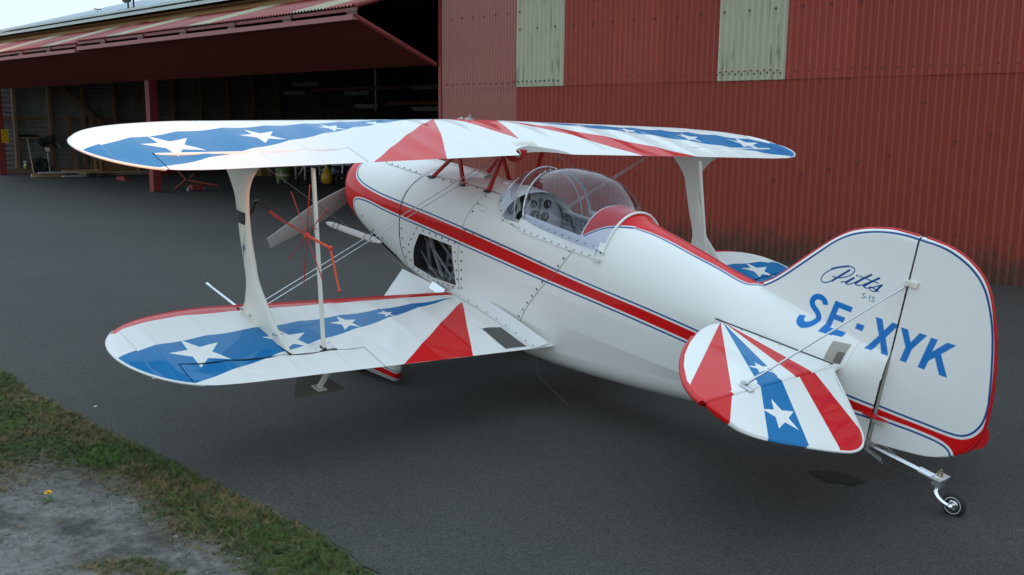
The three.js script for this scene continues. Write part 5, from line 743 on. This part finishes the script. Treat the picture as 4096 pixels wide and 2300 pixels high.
// ---------------------------------------------------------------- things in and about the hangar (placed in the hangar's frame)
const W3 = (n, l, c, x, y, z, ry = 0, g) => thing(n, l, c, hloc(x, y, z), 0.1046 + ry, g);
const plank = (L, w, h) => rbox(L, h, w, 0.004);
{
  let t = W3('broom', 'wide broom leaning bristle end up against the ribbed end wall', 'broom', -27.85, 0, -0.99);
  mesh('handle', rod([0, 0, 0], [-0.40, 1.10, -0.02], 0.017), std([0.48, 0.36, 0.20], 0.7), t); mesh('head', box(0.05, 0.05, 0.60, -0.41, 1.12, -0.02), M.wood, t); mesh('bristles', box(0.06, 0.09, 0.60, -0.42, 1.19, -0.02), M.black, t);
  t = W3('fan_heater', 'dark drum-shaped fan heater on a pale pole with a white control box', 'heater', -27.9, 0, -1.5);
  mesh('pole', rod([0.02, 0, 0], [-0.14, 0.76, -0.02], 0.018), std([0.45, 0.45, 0.42], 0.5), t); mesh('foot', [box(0.5, 0.03, 0.05, 0, 0.015, 0), box(0.05, 0.03, 0.5, 0, 0.015, 0)], M.black, t);
  mesh('drum', rod([-0.16, 0.98, 0.13], [-0.16, 1.07, -0.20], 0.13, 0.13, 24), std([0.16, 0.16, 0.17], 0.3, 0.8), t); mesh('end_ring', [rod([-0.16, 0.97, 0.17], [-0.16, 0.98, 0.12], 0.135, 0.135, 24), rod([-0.16, 1.08, -0.20], [-0.16, 1.09, -0.24], 0.137, 0.137, 24)], M.black, t);
  mesh('control_box', rbox(0.16, 0.20, 0.14, 0.02, -0.15, 0.76, 0), std([0.10, 0.03, 0.03], 0.6), t); mesh('front_plate', rbox(0.01, 0.13, 0.15, 0.004, -0.06, 0.755, 0.0), std([0.72, 0.74, 0.74], 0.5), t); mesh('hose', tube([[-0.16, 1.05, -0.26], [-0.16, 0.98, -0.34], [-0.16, 0.80, -0.46]], 0.05, 20), std([0.20, 0.21, 0.22], 0.6), t);
  t = W3('tyre', 'old dark tyre standing against the ribbed end wall', 'tyre', -28.0, 0.26, -1.25); mesh('rubber', new THREE.TorusGeometry(0.17, 0.085, 12, 28).rotateY(Math.PI / 2 - 0.2), M.rubber, t); mesh('inside', cyl(0.15, 0.15, 0.05, 0, 0, 0, 24, 0, Math.PI / 2), M.dark, t);
  t = W3('bottle', 'small pale spray bottle with green label on the wall sill', 'bottle', -28.15, 0.16, -0.86); mesh('body', new THREE.LatheGeometry([[0.001, 0], [0.055, 0.005], [0.06, 0.11], [0.02, 0.15], [0.018, 0.2]].map((p) => new THREE.Vector2(...p)), 16), std([0.62, 0.63, 0.58], 0.5), t); mesh('label', cyl(0.061, 0.058, 0.08, 0, 0.055, 0, 16), std([0.28, 0.36, 0.08], 0.6), t); mesh('trigger', [box(0.03, 0.05, 0.1, 0, 0.22, 0.01), box(0.02, 0.05, 0.02, 0, 0.19, 0.05)], std([0.6, 0.6, 0.56], 0.5), t);
  const wd = (r, g, b) => std([r, g, b], 0.8);
  const P = [['long raw plank lying lowest and nearest in the timber pile', -25.75, 0.05, -0.62, 0.95, 0.12, 0.10, [0.36, 0.24, 0.12], 1.55], ['pale grey board on top of the timber pile by the end wall', -25.6, 0.13, -0.9, 1.2, 0.14, 0.03, [0.48, 0.46, 0.42], 1.5], ['narrow honey coloured batten on top of the timber pile', -25.5, 0.17, -1.5, 1.1, 0.07, 0.04, [0.45, 0.28, 0.12], 1.52], ['short pale plank under the batten in the timber pile', -25.2, 0.03, -1.15, 0.7, 0.13, 0.03, [0.50, 0.44, 0.36], 1.6], ['long pale board lying before the chipboard sheet', -25.1, 0.12, -2.7, 2.6, 0.10, 0.03, [0.44, 0.40, 0.33], 1.57], ['brown plank under the long pale board', -25.1, 0.06, -2.6, 1.8, 0.14, 0.05, [0.28, 0.19, 0.11], 1.55]];
  for (const [l, x, y, z, L, w, h, c, a] of P) { const q = W3('plank', l, 'plank', x, y, z, a, 'boards in the timber pile'); mesh('board', plank(L, w, h), wd(...c), q); mesh('end_grain', box(0.004, h * 0.9, w * 0.9, L / 2, 0, 0), wd(c[0] * 0.7, c[1] * 0.65, c[2] * 0.6), q); }
  t = W3('pallet', 'dark wooden pallet beside the timber pile', 'pallet', -25.1, 0, -1.75, 1.57); for (let k = 0; k < 5; k++) mesh('deck_board', box(0.8, 0.022, 0.1, 0, 0.13, -0.25 + k * 0.125), M.wood, t); for (const x of [-0.35, 0, 0.35]) mesh('bearer', box(0.1, 0.1, 0.6, x, 0.065, 0), wd(0.08, 0.06, 0.045), t);
  t = W3('chipboard_sheet', 'brown chipboard sheet leaning low against the end wall', 'board', -27.9, 0, -3.75, 0); const osb = dataTex(256, 128, (i, j) => { const a = 0.8 + 0.7 * fbm(i / 5, j / 9, 3) + 0.2 * fbm(i / 20, j / 20, 2); return [0.34 * a, 0.19 * a, 0.075 * a]; });
  mesh('sheet', box(0.02, 0.95, 1.25, 0, 0.47, -0.05, 0, 0, 0.1), std([1, 1, 1], 0.8, 0, { map: osb }), t); mesh('frame_strip', [box(0.05, 1.2, 0.08, 0.03, 0.58, 0.62, 0, 0, 0.1), box(0.05, 1.2, 0.07, 0.0, 0.58, 0.78, 0, 0, 0.1), box(0.04, 1.0, 0.08, 0.03, 0.5, -0.68, 0, 0, 0.1)], wd(0.40, 0.23, 0.10), t);
  for (const [l, z, a, x] of [['rough brown plank leaning on the end wall left of the chipboard', -2.3, 0.10, -28.0], ['narrow brown plank leaning next to the chipboard sheet', -2.98, -0.06, -28.05]]) { const q = W3('leaning_plank', l, 'plank', x, 0, z, 0, 'planks leaning on the end wall'); mesh('board', box(0.03, 1.9, 0.16, 0, 0.95, 0, a, 0, 0.06), wd(0.20, 0.12, 0.075), q); mesh('end_grain', box(0.028, 0.004, 0.15, -0.06, 1.90, a * 0.95), wd(0.14, 0.09, 0.05), q); }
  t = W3('red_sack', 'crumpled red sack on the floor behind the door post', 'sack', -25.4, 0, -4.25); { const g = new THREE.IcosahedronGeometry(0.34, 4), p = g.attributes.position; for (let i = 0; i < p.count; i++) { const v = V3().fromBufferAttribute(p, i), k = 1 + 0.35 * noise.noise(v.x * 7, v.y * 7, v.z * 7); p.setXYZ(i, v.x * k * 0.7, Math.max(-0.2, v.y * k * 0.62) + 0.2, v.z * k); } g.computeVertexNormals(); mesh('sack_body', g, std([0.36, 0.02, 0.03], 0.75), t); mesh('neck', rod([0, 0.38, 0.05], [0.02, 0.46, 0.08], 0.05, 0.08), std([0.30, 0.02, 0.03], 0.8), t); }
  t = W3('red_jack', 'red floor jack with a raised handle beside the door post', 'jack', -17.35, 0, -0.75); const jr = std([0.20, 0.03, 0.025], 0.55); mesh('handle', rod([-0.15, 0.28, 0.08], [-0.55, 0.82, 0.42], 0.022), jr, t); mesh('frame', [rod([-0.15, 0.28, 0.08], [-0.35, 0.03, 0.30], 0.028), rod([-0.12, 0.26, 0.05], [0.25, 0.12, -0.55], 0.03), rbox(0.2, 0.14, 0.35, 0.03, 0, 0.09, -0.1)], jr, t); mesh('wheel', [cyl(0.05, 0.05, 0.04, -0.02, 0.05, 0.1, 14, Math.PI / 2), cyl(0.05, 0.05, 0.04, 0.1, 0.05, -0.25, 14, Math.PI / 2)], M.dullSteel, t); mesh('lever', rod([-0.12, 0.3, 0.02], [0.0, 0.42, -0.05], 0.015), jr, t);
  t = W3('red_chock', 'small red wheel chock lying on the hangar floor', 'chock', -22.8, 0, -1.6, 0.3); { const s = new THREE.Shape(); s.moveTo(-0.2, 0); s.lineTo(0.2, 0); s.lineTo(0.1, 0.1); s.lineTo(-0.14, 0.1); mesh('wedge', new THREE.ExtrudeGeometry(s, { depth: 0.14, bevelEnabled: true, bevelSize: 0.008, bevelThickness: 0.008, bevelSegments: 2 }), std([0.22, 0.03, 0.03], 0.7), t); mesh('grip', tube([[-0.05, 0.1, 0.07], [0, 0.15, 0.07], [0.05, 0.1, 0.07]], 0.012), M.black, t); }
  t = W3('warning_sign', 'yellow warning sign with black triangle on the far left door post', 'sign', -27.18, 1.19, 0.02);
  mesh('plate', [new THREE.PlaneGeometry(0.20, 0.40).rotateY(Math.PI / 2)], std([1, 1, 1], 0.6, 0, { map: canvasTex(128, 256, (c) => { c.fillStyle = '#d6a312'; c.fillRect(0, 0, 128, 256); c.strokeStyle = '#2a2412'; c.lineWidth = 9; c.beginPath(); c.moveTo(64, 22); c.lineTo(112, 106); c.lineTo(16, 106); c.closePath(); c.stroke(); c.lineWidth = 5; for (let k = 0; k < 5; k++) { c.beginPath(); c.moveTo(18, 146 + k * 20); c.lineTo(110 - (k % 2) * 26, 146 + k * 20); c.stroke(); } }) }), t);
  t = W3('yellow_box', 'yellow box on the floor deep inside the hangar', 'box', -22.8, 0, -6.2); mesh('case', rbox(0.55, 0.55, 0.62, 0.02, 0, 0.28, 0), std([0.25, 0.15, 0.025], 0.7), t); mesh('lid', rbox(0.57, 0.06, 0.64, 0.015, 0, 0.58, 0), std([0.38, 0.23, 0.04], 0.7), t);
  t = W3('brown_crate', 'brown crate under the yellow box in the hangar', 'crate', -22.55, 0, -6.55); for (let k = 0; k < 3; k++) mesh('slat', box(0.04, 0.10, 0.9, 0.25, 0.07 + k * 0.12, 0), wd(0.14, 0.07, 0.045), t); mesh('body', box(0.45, 0.36, 0.9, 0, 0.18, 0), wd(0.10, 0.055, 0.035), t);
  [[0, 0.33, 'leftmost of three hoops of grey hose hanging in the hangar'], [0.28, 0.36, 'middle of three hoops of grey hose hanging in the hangar'], [0.56, 0.40, 'rightmost and lowest of three hoops of grey hose in the hangar']].forEach(([dz, r, l], i) => { const q = W3('hose_hoop', l, 'hose', -19.9, 0.74 - i * 0.04, -5.35 - dz, 0, 'hose hoops hanging in the hangar'); mesh('hoop', new THREE.TorusGeometry(r, 0.013, 8, 48).rotateY(Math.PI / 2), std([0.30, 0.30, 0.29], 0.5), q); mesh('grip', rod([0.01, 0.05, r * 0.6], [0.01, 0.25, r * 0.55], 0.035), std([0.55, 0.12, 0.02], 0.6), q); });
  // parked aircraft inside
  const ap = W3('parked_airplane', 'white aeroplane parked inside the dark hangar, nose and propeller showing below the wing', 'airplane', -17.0, 0, -4.4, -0.5); const aw = std([0.50, 0.52, 0.52], 0.4);
  mesh('cowling', new THREE.LatheGeometry([[0.30, 0], [0.44, 0.03], [0.52, 0.18], [0.56, 0.55], [0.57, 1.3], [0.5, 2.6], [0.2, 4.6], [0.05, 5.4]].map((p) => new THREE.Vector2(...p)), 28).rotateX(-Math.PI / 2).scale(1, 0.86, 1).translate(0, 1.30, -0.25), aw, ap);
  mesh('inlet', [rbox(0.30, 0.15, 0.06, 0.03, -0.26, 1.26, -0.25), rbox(0.30, 0.15, 0.06, 0.03, 0.26, 1.26, -0.25)], M.dark, ap); mesh('chin', rbox(0.42, 0.24, 0.35, 0.09, 0, 0.92, -0.3), aw, ap);
  mesh('wing', [rbox(7.6, 0.14, 1.2, 0.05, 0, 0.92, -1.9)], std([0.44, 0.46, 0.46], 0.5), ap); mesh('spinner', new THREE.LatheGeometry([[0.001, 0.30], [0.06, 0.26], [0.12, 0.12], [0.15, 0]].map((p) => new THREE.Vector2(...p)), 20).rotateX(Math.PI / 2).translate(0, 1.30, -0.22), std([0.5, 0.5, 0.5], 0.3), ap);
  mesh('propeller_blade', grid(16, 10, (u, v) => { const r = 0.95 * u, q = v * 6.283, ch = 0.07 + 0.05 * Math.sin(u * 2.6); return [Math.cos(q) * ch * 0.8 + 0.06 * u, 1.30 - r, -0.10 + Math.sin(q) * 0.02 + Math.cos(q) * ch * 0.4]; }), std([0.13, 0.135, 0.14], 0.5), ap);
  mesh('nose_leg', [rod([0, 0.85, -0.5], [0, 0.2, -0.42], 0.035), rod([0.6, 0.85, -2.2], [0.95, 0.2, -2.2], 0.04), rod([-0.6, 0.85, -2.2], [-0.95, 0.2, -2.2], 0.04)], M.dullSteel, ap); mesh('wheel', [[0, -0.42], [0.95, -2.2], [-0.95, -2.2]].map(([x, z]) => new THREE.TorusGeometry(0.12, 0.06, 10, 24).rotateY(Math.PI / 2).translate(x, 0.18, z)), M.rubber, ap);
  t = W3('yellow_buoy', 'yellow pear-shaped float hanging at the propeller of the parked aeroplane', 'float', -16.33, 0, -3.95); mesh('bulb', new THREE.LatheGeometry([[0.001, 0], [0.10, 0.02], [0.155, 0.12], [0.15, 0.24], [0.09, 0.36], [0.05, 0.44], [0.03, 0.58], [0.001, 0.6]].map((p) => new THREE.Vector2(...p)), 20).translate(0, 0.10, 0), std([0.45, 0.26, 0.012], 0.4), t); mesh('cord', rod([0, 0.68, 0], [0, 1.0, 0], 0.008), M.black, t);
  t = W3('trolley', 'dark wheeled trolley with pale uprights under the parked aeroplane', 'trolley', -18.1, 0, -4.75); mesh('shelf', [box(0.5, 0.03, 0.85, 0, 0.22, 0), box(0.5, 0.03, 0.85, 0, 0.70, 0)], M.black, t); for (const [x, z] of [[0.22, 0.40], [0.22, -0.40], [-0.22, 0.40], [-0.22, -0.40]]) { mesh('upright', box(0.03, 0.62, 0.035, x, 0.46, z), std([0.5, 0.5, 0.48], 0.5), t); mesh('caster', cyl(0.06, 0.06, 0.03, x, 0.06, z, 14, Math.PI / 2), M.rubber, t); }
  t = W3('green_bucket', 'green bucket standing on the near trolley', 'bucket', -18.35, 0.03, -3.95); mesh('pail', cyl(0.20, 0.16, 0.42, 0, 0.22, 0, 20), std([0.10, 0.17, 0.03], 0.6), t); mesh('rim', new THREE.TorusGeometry(0.20, 0.012, 8, 24).rotateX(Math.PI / 2).translate(0, 0.43, 0), std([0.12, 0.2, 0.04], 0.5), t); mesh('band', cyl(0.19, 0.185, 0.07, 0, 0.24, 0, 20), std([0.42, 0.36, 0.30], 0.7), t); mesh('handle', rod([0.12, 0.2, 0.12], [0.12, 0.75, 0.14], 0.02), std([0.45, 0.45, 0.43], 0.4), t); mesh('caster', [cyl(0.07, 0.07, 0.03, 0.12, 0.06, 0.16, 14, Math.PI / 2)], M.rubber, t);
  t = W3('white_hose', 'white curved hose reaching from the parked aeroplane to the floor', 'hose', -18.4, 0, -4.75); mesh('pipe', tube([[0, 0.25, 0.25], [0, 0.5, 0.05], [0, 0.68, -0.2], [0, 0.75, -0.45]], 0.026, 24), std([0.50, 0.51, 0.49], 0.5), t); mesh('end_ring', new THREE.TorusGeometry(0.03, 0.01, 8, 16).translate(0, 0.25, 0.25), std([0.3, 0.05, 0.04], 0.5), t);
  t = W3('cloth_bundle', 'pale blue crumpled bag lying under the parked aeroplane', 'bag', -17.9, 0, -5.2); { const g = new THREE.IcosahedronGeometry(0.2, 3), p = g.attributes.position; for (let i = 0; i < p.count; i++) { const v = V3().fromBufferAttribute(p, i), k = 1 + 0.4 * noise.noise(v.x * 11, v.y * 11, v.z * 11); p.setXYZ(i, v.x * k, Math.max(0, v.y * k * 0.6 + 0.35), v.z * k * 1.2); } g.computeVertexNormals(); mesh('bag_body', g, std([0.32, 0.40, 0.46], 0.8), t); mesh('stand', box(0.35, 0.25, 0.4, 0, 0.13, 0), M.black, t); }
  // unlit tube lamps under the roof beams
  [['strip lamp hanging at the far left end of the upper beam', -19.2, 2.47, -5, 1.1], ['strip lamp second from the left under the upper beam', -16.35, 2.42, -5, 1.05], ['strip lamp near the wall corner under the upper beam', -13.5, 2.52, -5, 1.2], ['strip lamp left of the roof frame on the lower beam', -15.95, 2.08, -5, 0.95], ['strip lamp at the wall corner on the lower beam', -13.55, 2.0, -5, 1.2], ['faint strip lamp above the upper beam by the folding door', -18.6, 2.70, -5, 1.2]].forEach(([l, x, y, z, L]) => { const q = W3('strip_lamp', l, 'lamp', x, y, z, 0, 'strip lamps under the hangar roof'); mesh('housing', box(L, 0.07, 0.12, 0, 0.05, 0), std([0.06, 0.06, 0.055], 0.6), q); mesh('tube', rod([-L / 2 + 0.04, 0, 0], [L / 2 - 0.04, 0, 0], 0.02), std([0.09, 0.09, 0.085], 0.4), q); });
  // floodlight on the roof edge
  t = W3('floodlight', 'black floodlight with ribbed back standing at the hangar roof edge', 'floodlight', -18.2, 4.25, 0.15); mesh('bracket', [box(0.03, 0.30, 0.03, -0.14, 0.15, 0), box(0.03, 0.30, 0.03, 0.14, 0.15, 0), box(0.3, 0.03, 0.06, 0, 0.0, 0)], M.black, t); mesh('lamp_case', rbox(0.30, 0.26, 0.09, 0.015, 0, 0.26, 0.05, -0.5), M.black, t); for (let k = 0; k < 5; k++) mesh('cooling_rib', box(0.02, 0.2, 0.08, -0.1 + k * 0.05, 0.29, -0.03, -0.5), std([0.42, 0.36, 0.30], 0.5), t);
  t = W3('roof_aerial', 'thin bent aerial standing on the hangar roof at upper left', 'aerial', -22.6, roofY(-1.0), -1.0); mesh('mast', rod([0, 0, 0], [0, 0.10, 0], 0.01), M.dullSteel, t); mesh('arm', rod([-0.2, 0.13, 0], [0.22, 0.08, 0], 0.014), std([0.2, 0.09, 0.06], 0.7), t);
}
renderer.render(scene, camera);
